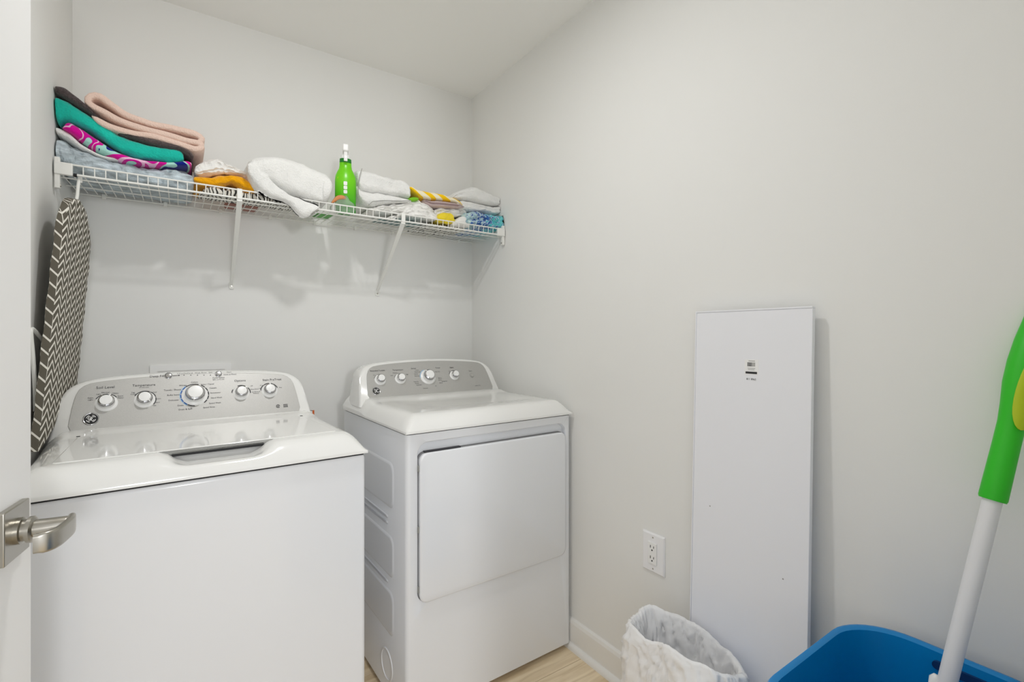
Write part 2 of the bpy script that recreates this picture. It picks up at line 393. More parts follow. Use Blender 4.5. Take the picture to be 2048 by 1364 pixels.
def knob(root, P, px, py, r, h, ptr=90, skirt=1.32):
    """a knob whose cap centre shows at (px, py)"""
    u, v = P.uv(px, py, h)
    f = lambda a, b_, n: P.p(u + a, v + b_, n)
    kn = obj('knob', MB().lathe([(r * skirt * 1.16, .0024), (r * skirt * 1.1, .0045), (r * skirt, .0055), (r * 1.16, .007), (r * 1.1, h * .62), (.001, h * .62)], f, 32), 'plastic', root, smooth=True)
    obj('chrome_ring', MB().lathe([(r * 1.1, h * .6), (r * 1.13, h * .68), (r * 1.02, h * .9), (r * .86, h * .96), (r * .5, h * .9)], f, 32), 'chrome', kn, smooth=True)
    obj('knob_cap', MB().lathe([(r * .86, h * .9), (r * .84, h * .985), (r * .7, h), (.001, h)], f, 32), 'plastic', kn, smooth=True)
    a = math.radians(ptr); mb = MB(); ca, sa = math.cos(a), math.sin(a)
    def bar(q0, q1, wd, n0, n1):
        pts = [(q0, -wd), (q1, -wd), (q1, wd), (q0, wd)]
        mb.prism(pts, lambda t: f(t[0] * ca - t[1] * sa, t[0] * sa + t[1] * ca, n0), lambda t: f(t[0] * ca - t[1] * sa, t[0] * sa + t[1] * ca, n1))
    bar(r * .8, r * 1.14, .0013, h * .55, h * .985); obj('pointer', mb, 'plastic', kn)
    return u, v
def button(root, P, px, py, r, m='chrome'):
    u, v = P.uv(px, py, .004)
    o = obj('button', MB().lathe([(r * 1.15, .002), (r * 1.12, .0045), (r, .005), (r * .85, .0035), (r * .8, .006), (.001, .0065)], lambda a, b_, n: P.p(u + a, v + b_, n), 24), m, root, smooth=True)
    return u, v
def emblem(cp, P, px, py, r):
    u, v = P.uv(px, py, .003)
    f = lambda a, b_, n: P.p(u + a, v + b_, n)
    em = obj('emblem', MB().lathe([(r, .0022), (r, .004), (r * .93, .0048), (r * .84, .0042), (.001, .0042)], f, 32), 'chrome', cp, smooth=True)
    # third level only: black disc and the white script monogram are siblings under the panel
    obj('emblem_disc', MB().lathe([(r * .83, .0040), (r * .83, .0046), (.001, .0047)], f, 32), 'black', cp, smooth=True)
    mb = MB()
    def stroke(pts, w):
        c = catmull([(a * r * .82, b_ * r * .82, 0) for a, b_ in pts], 16); vs = []
        for i, p in enumerate(c):
            t = (c[min(i + 1, 15)] - c[max(i - 1, 0)]).normalized()
            vs += [P.p(u + p.x - t.y * w, v + p.y + t.x * w, .0051), P.p(u + p.x + t.y * w, v + p.y - t.x * w, .0051)]
        mb.add(vs, [(2 * i, 2 * i + 1, 2 * i + 3, 2 * i + 2) for i in range(15)])
    w = r * .042; sc_ = .80
    stroke([(-.02, .22), (-.12, .38), (-.32, .38), (-.42, .15), (-.36, -.1), (-.2, -.12), (-.06, .05), (-.04, .12), (-.08, -.25), (-.22, -.42), (-.4, -.34)], w)
    stroke([(-.22, .05), (-.02, .06), (.08, .0)], w)
    stroke([(.42, .25), (.32, .4), (.14, .36), (.1, .18), (.22, .06), (.1, -.04), (.06, -.25), (.2, -.42), (.4, -.34), (.44, -.2)], w)
    for a0 in (20, 110, 200, 290):
        a = math.radians(a0); stroke([(.70 * math.cos(a + d), .70 * math.sin(a + d)) for d in (0, .35, .7, 1.0)], w * .9)
    obj('emblem_script', mb, 'plastic', cp)['kind'] = 'stuff'
def dial_marks(P, u, v, r0, r1, spans, cp, m='dark', name='dial_marks'):
    mb = MB()
    for a0, a1 in spans: arc_into(mb, P, u, v, r0, r1, a0, a1, .0031)
    o = obj(name, mb, m, cp); o['kind'] = 'stuff'; return o

# ---- washer
WZ = .89
wfr = at(735, 905, 'z', WZ); wang = math.radians(2.6)
wl = Vector((wfr.x, wfr.y, 0)) - Vector((math.cos(wang), math.sin(wang), 0)) * MW
wa = tag(empty('washing_machine', (wl.x, wl.y, 0), wang), 'white top-loading washing machine with a silver control panel, beside the ironing board', 'washing machine')
obj('cabinet', MB().box(.004, MW - .004, .004, MD - .01, .022, WZ - .004), 'enamel', wa, bevel=.010)
obj('top_cover', deck(WZ, scoop=True), 'gloss', wa, smooth=True, angle=70)
obj('shadow_seam', MB().box(.008, MW - .008, .008, MD - .02, WZ - .006, WZ + .002), 'black', wa)  # black slab in the gap, painted shadow line under the cover lip
for x in (.06, MW - .06):
    for y in (.07, MD - .08): obj('foot', MB().lathe([(.022, 0), (.024, .008), (.01, .012), (.01, .03)], lambda a, b_, h: (x + a, y + b_, h), 14), 'black', wa)
# lid
lz = WZ + .052
ld = []
for cx, cy, a0 in ((MW - .062, .062, 270), (MW - .068, .375, 0), (.068, .375, 90), (.058, .062, 180)):
    pass
lidpoly = [(.060, .068), (.066, .062), (MW - .066, .062), (MW - .060, .068), (MW - .072, .36), (MW - .085, .378), (.085, .378), (.072, .36)]
lid = obj('lid', MB().prism(lidpoly, lambda p: (p[0], p[1], lz - .006), lambda p: (p[0], p[1], lz + .0035)), 'gloss', wa, bevel=.004)
obj('lid_seam', MB().prism([(x + (.0025 if x > MW / 2 else -.0025), y + (.002 if y > .2 else -.0)) for x, y in lidpoly], lambda p: (p[0], p[1], lz - .007), lambda p: (p[0], p[1], lz + .0016)), 'grey_ink', lid)
obj('grip_slot', MB().box(.258, .444, .0620, .08, lz - .0125, lz - .0045), 'black', lid)
for x in (.075, MW - .075): obj('lid_hinge', MB().box(x - .004, x + .004, .375, .388, lz - .004, lz + .004), 'black', lid, bevel=.001)
WP = Panel(wa, WZ + .060, dx=-.006)
cp = console(wa, WP, WZ + .060)
ks = {}
ks['soil'] = knob(wa, WP, 212, 799, .0165, .026, 60)
ks['temp'] = knob(wa, WP, 289.5, 792.5, .0165, .026, -50)
ks['cyc'] = knob(wa, WP, 391, 782.5, .0225, .030, -100)
ks['opt'] = knob(wa, WP, 484.5, 780, .0158, .025, 40)
ks['stain'] = knob(wa, WP, 541.5, 775.5, .0158, .025, 90)
b1 = button(wa, WP, 337, 751, .0085); b2 = button(wa, WP, 437, 747.5, .0085)
emblem(cp, WP, 182, 838, .0175)
mb = MB()
def T(P, mb, px, py, txt, size, align='CENTER'):
    u, v = P.uv(px, py, .0025); text_into(mb, P, txt, u, v, size, align, .0032)
for px, py, txt, sz in ((211, 775, 'Soil Level', .0105), (288, 770.5, 'Temperature', .0100), (288, 775, 'all cold rinse', .0045), (314, 752.5, 'Deep Fill', .0098), (480, 761.5, 'Options', .0098), (544, 759.5, 'Stain PreTreat', .0098),
                        (365, 747, 'Lid Locked', .0062), (381.5, 746.5, 'Soak', .0062), (395, 746, 'Wash', .0062), (408, 745.5, 'Rinse', .0062), (421, 745, 'Spin', .0062), (437, 755.5, 'Cycle Status', .0066), (437, 759, 'lights on to stop', .0048), (458, 744.5, 'Start', .0066), (460, 749, 'Hold to Pause', .0062),
                        (197, 788.5, 'Light', .005), (181, 798, 'Extra\nLight', .0055), (211, 785, 'Normal', .0055), (231, 786.5, 'Heavy', .0055), (241, 794, 'Extra\nHeavy', .0055),
                        (266, 787, 'Tap\nCold', .0055), (309, 784.5, 'Cool', .005), (316, 797.5, 'Colors', .005), (314, 805, 'Warm', .005), (309, 811, 'Hot', .005),
                        (345, 780, 'Towels / Sheets', .0066), (347, 790, 'Bulky Items', .0066), (347, 800.5, 'Delicates', .0066), (361, 811, 'Drain', .0066), (371, 818.5, 'Drain & Spin', .0066), (366, 771, 'Whites', .0066), (389, 764.5, 'Colors', .0062), (415, 768.5, 'Jeans / Casual', .0062), (426, 776, 'Casuals', .0062), (431, 785.5, 'Activewear', .0062), (433, 795.5, 'Hand Wash', .0062), (430, 806, 'Speed Wash', .0062), (418, 814.5, 'Speed Rinse', .0062),
                        (503, 772, 'Off', .005), (509, 778.5, 'Extra Rinse', .005), (512, 785, '2nd Rinse &\nSoftener', .005), (524, 771, '15 min', .005), (520, 777, 'Off', .005), (561, 775, 'Stop', .005)):
    T(WP, mb, px, py, txt, sz)
obj('lettering', mb, 'dark', cp)['kind'] = 'stuff'
mb = MB()
for px in (368, 381.5, 395, 408, 421): u, v = WP.uv(px, 750.5, .002); arc_into(mb, WP, u, v, 0, .0013, 0, 360, .0032)
u, v = WP.uv(344, 752, .002); u2, v2 = WP.uv(358, 751, .002)
mb.add([WP.p(u, v - .0006, .0032), WP.p(u2, v2 - .0006, .0032), WP.p(u2, v2 + .0006, .0032), WP.p(u, v + .0006, .0032)], [(0, 1, 2, 3)]); arc_into(mb, WP, u2, v2, 0, .0018, 0, 360, .0032)
u, v = WP.uv(556, 812.5, .002); arc_into(mb, WP, u, v, .0038, .0058, 0, 330, .0032); arc_into(mb, WP, u, v, 0, .002, 0, 360, .0032)
u, v = WP.uv(571, 811.5, .002)
for dv in (-.004, 0, .004):
    for du in (-.0045, 0, .0045): mb.add([WP.p(u + du + a, v + dv + b_, .0032) for a, b_ in ((-.0018, -.0012), (.0018, -.0012), (.0018, .0012), (-.0018, .0012))], [(0, 1, 2, 3)])
obj('printed_symbols', mb, 'dark', cp)['kind'] = 'stuff'
u, v = ks['cyc']
dial_marks(WP, u, v, .0330, .0368, [(a + 2, a + 21) for a in (40, 17, -6, -29, -52)] + [(72, 128)] + [(-92, -122)], cp)
dial_marks(WP, u, v, .0330, .0368, [(a + 2, a + 20) for a in (128, 150, 172, 194, 216)], cp, 'blue_print', 'blue_dial_marks')
dial_marks(WP, u, v, .0372, .0384, [(126, 238)], cp, 'blue_glow', 'blue_halo')
for kk, sp in (('soil', [(35, 75), (85, 110), (115, 150)]), ('temp', [(-40, 10), (14, 60), (64, 150)]), ('opt', [(-5, 40), (60, 110), (150, 175)]), ('stain', [(20, 80), (90, 125), (130, 175)])):
    u, v = ks[kk]; dial_marks(WP, u, v, .0246, .0272, sp, cp)

# ---- dryer
DZ = .90
dfl = at(810.6, 869.7, 'z', DZ); dang = math.radians(1.1)
dy = tag(empty('clothes_dryer', (dfl.x, dfl.y, 0), dang), 'white front-loading clothes dryer with a wide square door, standing in the corner', 'dryer')
ho = rrect(.040, .656, .366, .870, .035, 8)                # recess opening in the front panel
def to_rect(p, x0=.004, x1=MW - .004, z0=.022, z1=DZ - .004, cx=.348, cz=.618):
    dx, dz = p[0] - cx, p[1] - cz; t = 1e9
    for d, lo, hi, c in ((dx, x0, x1, cx), (dz, z0, z1, cz)):
        if d > 1e-9: t = min(t, (hi - c) / d)
        if d < -1e-9: t = min(t, (lo - c) / d)
    return (cx + dx * t, cz + dz * t)
outer = [to_rect(p) for p in ho]
# pull the samples nearest each corner exactly into the corner
for cxn, czn in ((MW - .004, DZ - .004), (.004, DZ - .004), (.004, .022), (MW - .004, .022)):
    i = min(range(len(outer)), key=lambda j: (outer[j][0] - cxn) ** 2 + (outer[j][1] - czn) ** 2); outer[i] = (cxn, czn)
n = len(ho); mb = MB()
mb.loft([[(x, MD - .01, z) for x, z in outer], [(x, .016, z) for x, z in outer],
         [(x + (.004 if x < .01 else -.004 if x > MW - .01 else 0), .008, z) for x, z in outer],
         [(x + (.012 if x < .01 else -.012 if x > MW - .01 else 0), .004, z) for x, z in outer],
         [(x, .004, z) for x, z in ho], [(.348 + (x - .348) * .992, .006, .618 + (z - .618) * .992) for x, z in ho],
         [(.348 + (x - .348) * .982, .020, .618 + (z - .618) * .982) for x, z in ho]])
obj('cabinet', mb, 'enamel', dy, smooth=True, angle=40)
obj('shadow_seam', MB().box(.008, MW - .008, .008, MD - .02, DZ - .006, DZ + .002), 'black', dy)  # black fill stands for the shade below the dryer's top lip
obj('top_cover', deck(DZ), 'gloss', dy, smooth=True, angle=70)
dp = rrect(.046, .646, .371, .836, .026, 6); c0 = (.346, .603)
def dring(yv, s): return [(c0[0] + (x - c0[0]) * s, yv, c0[1] + (z - c0[1]) * s) for x, z in dp]
ddoor = obj('dryer_door', MB().loft([dring(.018, .992), dring(.004, .996), dring(-.002, 1), dring(-.006, .994), dring(-.0075, .98)]), 'enamel', dy, smooth=True, angle=50)
obj('door_shadow_line', MB().loft([dring(.0195, 1.006), dring(.011, 1.006)]), mat('door_shadow_grey', (128, 128, 130), .7), ddoor)  # grey ring imitates the shadow line around the door edge
obj('door_grip', MB().box(.066, .195, .004, .017, .8355, .8395), 'dark', ddoor)
for z in (.79, .60, .415): obj('hinge_pin', MB().box(.042, .0465, .0, .012, z - .009, z + .009), 'grey_ink', ddoor)
for x in (.06, MW - .06):
    for y in (.07, MD - .08): obj('foot', MB().lathe([(.022, 0), (.024, .008), (.01, .012), (.01, .03)], lambda a, b_, h: (x + a, y + b_, h), 14), 'black', dy)
# pressed side panels
def side_slab(name, y0, y1, z0, z1, r, hgt=.003):
    pts = rrect(y0, y1, z0, z1, r, 5); cy, cz = (y0 + y1) / 2, (z0 + z1) / 2
    def ring(x, e): return [(x, cy + (a - cy) * (1 - e / ((y1 - y0) / 2)), cz + (b_ - cz) * (1 - e / ((z1 - z0) / 2))) for a, b_ in pts]
    o = obj(name, MB().loft([ring(.006, 0), ring(.004, 0), ring(.004 - hgt, .006), ring(.004 - hgt, .010)]), 'enamel_side', dy, smooth=True, angle=30); return o
for z0, z1 in ((.64, .79), (.415, .55), (.225, .37)): side_slab('side_pressing', .10, .56, z0, z1, .03)
for z in (.585, .605, .392): side_slab('side_rib', .15, .52, z - .006, z + .006, .005)
o = MB(); cyl = []
for r_, x_ in ((.052, .005), (.050, .0015), (.046, .0015), (.044, .005)): cyl.append([(x_, .16 + r_ * math.cos(a), .115 + r_ * math.sin(a)) for a in [2 * math.pi * i / 32 for i in range(32)]])
obj('vent_knockout', o.loft(cyl, cap=False), 'enamel_side', dy, smooth=True)
DP = Panel(dy, DZ + .060, dx=-.012)
cp = console(dy, DP, DZ + .060)
kd = {}
kd['a'] = knob(dy, DP, 764, 754.5, .0150, .026, 200)
kd['b'] = knob(dy, DP, 804.5, 752.5, .0150, .026, 205)
kd['c'] = knob(dy, DP, 861, 747.5, .0215, .032, 130)
kd['d'] = knob(dy, DP, 913, 746, .0145, .026, 190)
button(dy, DP, 944, 750.5, .0095, 'silver')
emblem(cp, DP, 752.5, 782, .0165)
mb = MB()
for px, py, txt, sz in ((755, 741.5, 'Extended Tumble', .0085), (795.5, 740, 'Temperature', .0085), (827, 737, 'Sensor', .0085), (875, 736, 'Timed', .0085), (903, 735, 'Signal', .0085), (940.5, 742, 'Start', .0085), (955.5, 771, 'sensor dry', .0065),
                        (748, 750.5, 'On', .006), (783, 751, 'Low', .006), (790, 746, 'Medium', .006), (814, 749, 'High', .006),
                        (834, 740.5, 'Cotton', .0055), (835, 744, 'Mixed Loads', .0055), (832, 748, 'Casuals', .0055), (834, 752, 'Easy Care', .0055), (832, 763.5, 'Warm Up', .0055), (834, 767, 'Wrinkle', .0055), (838, 770, 'Dewrinkle', .0055), (851, 776.5, 'Delicates', .0058), (875, 743.5, 'More Dry', .0055), (880, 756.5, '80 min', .0055), (880, 760, '60 min', .0055), (889, 762.5, 'Energy Save', .0055), (882, 766, '40 min', .0055), (871.5, 772, '20', .0055), (899, 742.5, 'On', .006)):
    T(DP, mb, px, py, txt, sz)
obj('lettering', mb, 'dark', cp)['kind'] = 'stuff'
u, v = kd['c']
dial_marks(DP, u, v, .0290, .0325, [(60, 100)] + [(a + 2, a + 20) for a in (-10, -30, -52, -74, -96, -118, -140)], cp)
dial_marks(DP, u, v, .0290, .0325, [(a + 2, a + 22) for a in (112, 136, 160)], cp, 'blue_print', 'blue_dial_marks')
dial_marks(DP, u, v, .0330, .0352, [(110, 186)], cp, 'blue_glow', 'blue_halo')
dial_marks(DP, u, v, .0330, .0345, [(190, 350)], cp, 'plastic', 'white_halo')
for kk, sp in (('a', [(60, 110), (125, 165)]), ('b', [(70, 110), (130, 165)]), ('d', [(60, 110), (130, 165)])):
    u, v = kd[kk]; dial_marks(DP, u, v, .0215, .0240, sp, cp)

# care tag on a wire behind the washer
p = at(622, 826, 'y', 1.97)
tg = tag(empty('cord_tag', (p.x, p.y, .9)), 'small white tag with an orange band on a thin wire behind the washer', 'tag')
zz = p.z - .9
obj('wire', MB().tube([(-.02, 0, zz + .012), (-.008, 0, zz + .011), (.006, 0, zz + .008)], .0012, 6), 'ink', tg)
obj('wire', MB().tube([(-.008, 0, zz + .011), (-.009, 0, zz + .0), (-.004, 0, zz - .012), (-.002, 0.004, zz - .06), (-.002, 0.004, -.9)], .0012, 6), 'ink', tg)
obj('paper', MB().box(-.006, .006, -.0006, .0006, zz - .012, zz + .010), 'tag_paper', tg)
obj('band', MB().box(.005, .012, -.0008, .0008, zz - .016, zz + .010), 'orange', tg)

# ------------------------------------------------------------------ washer supply box on the back wall
p0, p1 = at(300, 727, 'y', YB), at(462, 726, 'y', YB)
wb = tag(empty('washer_outlet_box', ((p0.x + p1.x) / 2, YB, 1.0)), 'white plastic water supply box set in the wall behind the washer', 'supply box')
hw = (p1.x - p0.x) / 2; zt = .093
fr = MB().box(-hw, hw, -.008, 0, zt - .022, zt); fr.box(-hw, hw, -.008, 0, zt - .20, zt - .178); fr.box(-hw, -hw + .022, -.008, 0, zt - .178, zt - .022); fr.box(hw - .022, hw, -.008, 0, zt - .178, zt - .022)
obj('frame', fr, 'plastic', wb)
obj('recess', MB().box(-hw + .02, hw - .02, -.003, 0, zt - .18, zt - .02), 'trim', wb)
for x in (-.05, .05): obj('valve', MB().lathe([(.001, -.003), (.012, -.003), (.012, -.03), (.02, -.032), (.02, -.038), (.001, -.038)], lambda a, b_, h: (x + a, h, zt - .09 + b_), 14), 'nickel', wb, smooth=True)

# ------------------------------------------------------------------ wall outlet
a = at(1288, 1060, 'x', XR); c = at(1330, 1155, 'x', XR)
cyo, czo = (a.y + c.y) / 2, .503
ou = tag(empty('wall_outlet', (XR, cyo, czo)), 'white double wall outlet with an oversize cover plate', 'outlet')
hy, hz = .044, .063
pl = [(-hy, -hz), (hy, -hz), (hy, hz), (-hy, hz)]
obj('cover_plate', MB().loft([[(0, y_, z_) for y_, z_ in pl], [(-.003, y_, z_) for y_, z_ in pl], [(-.007, y_ * .9, z_ * .93) for y_, z_ in pl]]), 'outlet', ou, bevel=.001)
rc = obj('receptacle', MB().box(-.011, -.006, -.017, .017, -.034, .034), 'plastic', ou, bevel=.0008)
for zc in (.018, -.016):
    for yy, hh in ((.0062, .0042), (-.0062, .0034)): obj('slot', MB().box(-.0114, -.0108, yy - .0012, yy + .0012, zc - hh + .003, zc + hh + .003), 'black', rc)
    obj('slot', MB().lathe([(.0001, 0), (.0026, 0), (.0026, .0006), (.0001, .0006)], lambda a_, b_, h: (-.0109 - h, a_, zc - .0075 + b_), 10), 'black', rc)
for zc in (.05, -.05): obj('screw', MB().lathe([(.0001, 0), (.0028, 0), (.0022, .001), (.0001, .0011)], lambda a_, b_, h: (-.0068 - h, a_, zc + b_), 12), 'nickel', ou)

# ------------------------------------------------------------------ white panel leaning on the right wall
PA, PB, PT = .538, .847, 1.266
bx, tx = 1.184, 1.2235
lean = math.atan2(tx - bx, PT)
wp = tag(empty('leaning_panel', (bx, (PA + PB) / 2, 0)), 'tall plain white board with a small barcode label, leaning against the wall', 'board')
wp.rotation_euler = (0, lean, 0)
LP = math.hypot(tx - bx, PT); hwp = (PB - PA) / 2
obj('board_face', MB().box(0, .014, -hwp, hwp, .001, LP), 'panel', wp, bevel=.0015)
obj('edge_strip', MB().box(-.0012, .0142, -hwp, hwp, LP, LP + .004), 'panel', wp, bevel=.0005)
obj('edge_strip', MB().box(-.0012, .0142, hwp, hwp + .003, .001, LP + .004), 'panel', wp, bevel=.0005)
obj('back_rail', MB().box(.014, .0325, -hwp + .05, hwp - .05, LP - .16, LP - .10), 'panel', wp)
def panel_pt(px, py):
    Mi = (Matrix.Translation(wp.location) @ Matrix.Rotation(lean, 4, 'Y')).inverted(); e = Mi @ EYE; d = Mi.to_3x3() @ ray(px, py); return e + d * (-e.x / d.x)
c = panel_pt(1503, 736)
lb = obj('label', MB().box(-.0004, .0001, c.y - .0185, c.y + .0185, c.z - .017, c.z + .022), 'tag_paper', wp)
def lbar(name, dy0, dy1, dz0, dz1, m): obj(name, MB().box(-.0007, -.0003, c.y - dy1, c.y - dy0, c.z + dz0, c.z + dz1), m, lb)
for i in range(15): lbar('barcode_bar', -.0105 + i * .0014, -.0105 + i * .0014 + (.0006 + .0005 * ((i * 7) % 3 == 0)), .004, .0145, 'ink' if i < 8 else 'grey_ink')
lbar('black_strip', -.0155, .0150, -.0150, -.0095, 'ink')
def ltext(txt, dz, size, m, nm='lettering'):
    cu = bpy.data.curves.new('t', 'FONT'); cu.body = txt; cu.size = size; cu.align_x = 'CENTER'; cu.align_y = 'CENTER'; cu.resolution_u = 2
    ob = bpy.data.objects.new('t', cu); COL.objects.link(ob); dg = bpy.context.evaluated_depsgraph_get(); dg.update(); me = bpy.data.meshes.new_from_object(ob.evaluated_get(dg))
    m_ = MB().add([(-.0008, c.y - w.co.x, c.z + dz + w.co.y) for w in me.vertices], [tuple(p_.vertices) for p_ in me.polygons])
    bpy.data.objects.remove(ob); bpy.data.curves.remove(cu); bpy.data.meshes.remove(me); obj(nm, m_, m, lb)['kind'] = 'stuff'
lbar('print_line', -.008, .009, .0175, .0190, 'grey_ink'); lbar('print_line', -.010, .010, -.0015, -.0003, 'grey_ink'); lbar('print_line', -.009, .008, -.0050, -.0038, 'grey_ink')
ltext('811 8965', -.029, .0068, 'ink')
for px, py in ((1566, 1158), (1420, 1012)): c2 = panel_pt(px, py); obj('nick', MB().box(-.0004, .0001, c2.y - .0015, c2.y + .0015, c2.z - .0015, c2.z + .0015), 'grey_ink', wp)

# ------------------------------------------------------------------ wire shelf
ws = tag(empty('wire_shelf', ((XL + XR) / 2, YB, SHZ)), 'white ventilated wire shelf across the back wall, loaded with linens', 'shelf')
X0, X1 = XL + .004 - ws.location.x, XR - .004 - ws.location.x
yf, yb = SHY - YB, -.012
LIP = .0275
SAG = .018
def zdeck(y_): return SAG * (y_ - yf) / (yb - yf)
obj('front_rail', MB().tube([(X0, yf, 0), (X1, yf, 0)], .0034, 10), 'wire', ws, smooth=True)
obj('top_rail', MB().tube([(X0, yf - .002, LIP), (X1, yf - .002, LIP)], .0026, 10), 'wire', ws, smooth=True)
obj('back_rail', MB().tube([(X0, yb, SAG - .004), (X1, yb, SAG - .004)], .003, 10), 'wire', ws, smooth=True)
obj('mid_rail', MB().tube([(X0, yf + .035, -.004), (X1, yf + .035, -.004)], .0022, 8), 'wire', ws, smooth=True)
obj('mid_rail', MB().tube([(X0, yf + .17, zdeck(yf + .17) - .004), (X1, yf + .17, zdeck(yf + .17) - .004)], .0022, 8), 'wire', ws, smooth=True)
wire_mesh = None; nx = 61
for i in range(nx):
    xx = X0 + .012 + (X1 - X0 - .024) * i / (nx - 1)
    if wire_mesh is None:
        o = obj('cross_wire', MB().tube([(0, yb, SAG), (0, yf + .006, .002), (0, yf, .003), (0, yf - .002, LIP)], .0016, 6), 'wire', ws, smooth=True); wire_mesh = o.data
    else:
        o = bpy.data.objects.new('cross_wire', wire_mesh); COL.objects.link(o); o.parent = ws
    o.location = (xx, 0, 0)
ZP = 1.40 - SHZ
for wx in (.168, .7545):
    xx = wx - ws.location.x
    def ring(y_, z_, h): return [(xx + a_, y_ + b_ * .35, z_ + b_) for a_, b_ in ((-h, -.004), (h, -.004), (h, .004), (-h, .004))]
    br = obj('brace', MB().loft([ring(yf - .006, .016, .007), ring(yf - .007, -.008, .0085), ring(yf + .012, -.022, .0085), ring(-.012, ZP + .012, .0055), ring(-.004, ZP + .0, .0055)]), 'wire', ws, bevel=.0015)
    obj('brace_foot', MB().box(xx - .0085, xx + .0085, -.006, 0, ZP - .014, ZP + .012), 'wire', br, bevel=.002)
    obj('screw', MB().lathe([(.0001, -.006), (.004, -.006), (.003, -.008), (.0001, -.008)], lambda a_, b_, h: (xx + a_, h, ZP - .003 + b_), 12), 'nickel', br)
    obj('rail_hook', MB().box(xx - .008, xx + .008, yf - .011, yf - .005, -.006, LIP + .003), 'wire', br, bevel=.002)
for sgn, xe in ((1, X0), (-1, X1)):
    xa, xb = sorted((xe, xe + sgn * .012))
    eb = obj('end_bracket', MB().box(xa, xb, yf - .004, yf + .014, -.045, .045), 'wire', ws, bevel=.002)
    xa, xb = sorted((xe, xe + sgn * .040))
    obj('end_cap', MB().box(xa, xb, yf - .0075, yf + .006, -.005, LIP + .003), 'wire', eb, bevel=.002)
    xa, xb = sorted((xe, xe + sgn * .006))
    obj('bracket_flange', MB().box(xa, xb, yf + .014, yf + .05, -.006, .010), 'wire', eb)
    obj('screw', MB().lathe([(.0001, 0), (.004, 0), (.003, .002), (.0001, .002)], lambda a_, b_, h: (xe + sgn * (.012 + h), yf + .005 + a_, -.036 + b_), 10), 'nickel', eb)
obj('tip_cap', MB().tube([(X0 + .041, yf, -.001), (X0 + .049, yf, -.001)], .005, 10), 'black', ws)
for i in range(9):
    xx = X0 + .08 + (X1 - X0 - .16) * i / 8
    obj('wall_clip', MB().box(xx - .006, xx + .006, yb - .006, -.0005, SAG - .012, SAG + .004), 'wire', ws, bevel=.002)

# ------------------------------------------------------------------ soft goods on the shelf
DECK = SHZ + .006
def to_xz(pts, y_): return [Vector((q_.x, q_.z, 0)) for q_ in (at(a_, b_, 'y', y_) for a_, b_ in pts)]
def catmull_idx(pts, n):
    P = [Vector(p) for p in pts]; P = [P[0] * 2 - P[1]] + P + [P[-1] * 2 - P[-2]]; out = []
    for k in range(n):
        d = (len(P) - 3) * k / (n - 1); i = min(int(d), len(P) - 4); t = d - i; a, b_, c, e = P[i], P[i + 1], P[i + 2], P[i + 3]
        out.append(.5 * ((2 * b_) + (c - a) * t + (2 * a - 5 * b_ + 4 * c - e) * t * t + (3 * b_ - a - 3 * c + e) * t ** 3))
    return out
def slab(mb, top, bot, y0, y1, n=64, m=44, layers=1, groove=.006, bump=.004, seed=0, freq=22, taper=.07, slump=0, ends=(1, 1), rnd=.55, floor_z=None, crease=.0):
    cm = catmull_idx if (bot != 'deck' and len(bot) == len(top)) else catmull
    tp = cm(to_xz(top, y0), n)
    if bot == 'deck': bt = [Vector((p_.x, DECK, 0)) for p_ in tp]
    else: bt = cm(to_xz(bot, y0), n)
    rings = []; cyy, hyy = (y0 + y1) / 2, (y1 - y0) / 2
    for i in range(n):
        s_ = i / (n - 1); d = min(s_, 1 - s_); e = 1.0
        if d < taper and ends[0 if s_ < .5 else 1]: e = math.sqrt(max(.0004, 1 - (1 - d / taper) ** 2)) * .98 + .02
        mid = (tp[i] + bt[i]) / 2; A = mid + (tp[i] - mid) * e; B = mid + (bt[i] - mid) * e
        r_ = []
        for k_ in range(m):
            th = 2 * math.pi * k_ / m; c_, s2 = math.cos(th), math.sin(th)
            vv = math.copysign(abs(s2) ** rnd, s2); cc = math.copysign(abs(c_) ** .5, c_)
            yy = cyy + hyy * cc * (1 - .05 * (1 - e))
            if c_ < 0 and layers > 1:
                u_ = (vv + 1) / 2 * layers; fr_ = abs(2 * (u_ - math.floor(u_)) - 1)
                if .4 < u_ < layers - .4: yy += groove * fr_ ** 4
            q_ = B + (A - B) * ((vv + 1) / 2)
            P3 = Vector((q_.x, yy, q_.y))
            nv = noise.noise_vector(P3 * freq + Vector((seed * 7.3, 0, seed))) * bump + noise.noise_vector(P3 * freq * 2.7 + Vector((seed, 3, 1))) * bump * .4
            P3 = P3 + Vector((nv.x, nv.y, nv.z)) * (1 if e > .5 else .4)
            if crease:
                w_ = Vector((P3.x * 14 + P3.z * 22, P3.y * 8, P3.z * 55 - P3.x * 9)) + Vector((seed * 3.1, seed, 0))
                P3.y += crease * (1 - min(1, abs(noise.noise(w_)) * 4)) ** 2 * (1 if c_ < 0 else 0); P3.z += crease * .5 * noise.noise(w_ * 1.7)
            P3.z -= slump * max(0, (yy - y0) / (y1 - y0))
            lo = DECK if floor_z is None else floor_z
            if P3.y > SHY - .012: P3.z = max(P3.z, lo + SAG * max(0, (P3.y - SHY) / (YB - SHY)))
            if P3.y < SHY + .02 and floor_z is None and y0 < SHY: P3.z = max(P3.z, SHZ + LIP + .004)
            if floor_z is not None and P3.z < SHZ + LIP + .005: P3.y = min(P3.y, SHY - .009)
            P3.x = max(XL + .004, min(XR - .004, P3.x)); P3.y = min(YB - .004, P3.y)
            r_.append(P3)
        rings.append(r_)
    return mb.loft(rings)
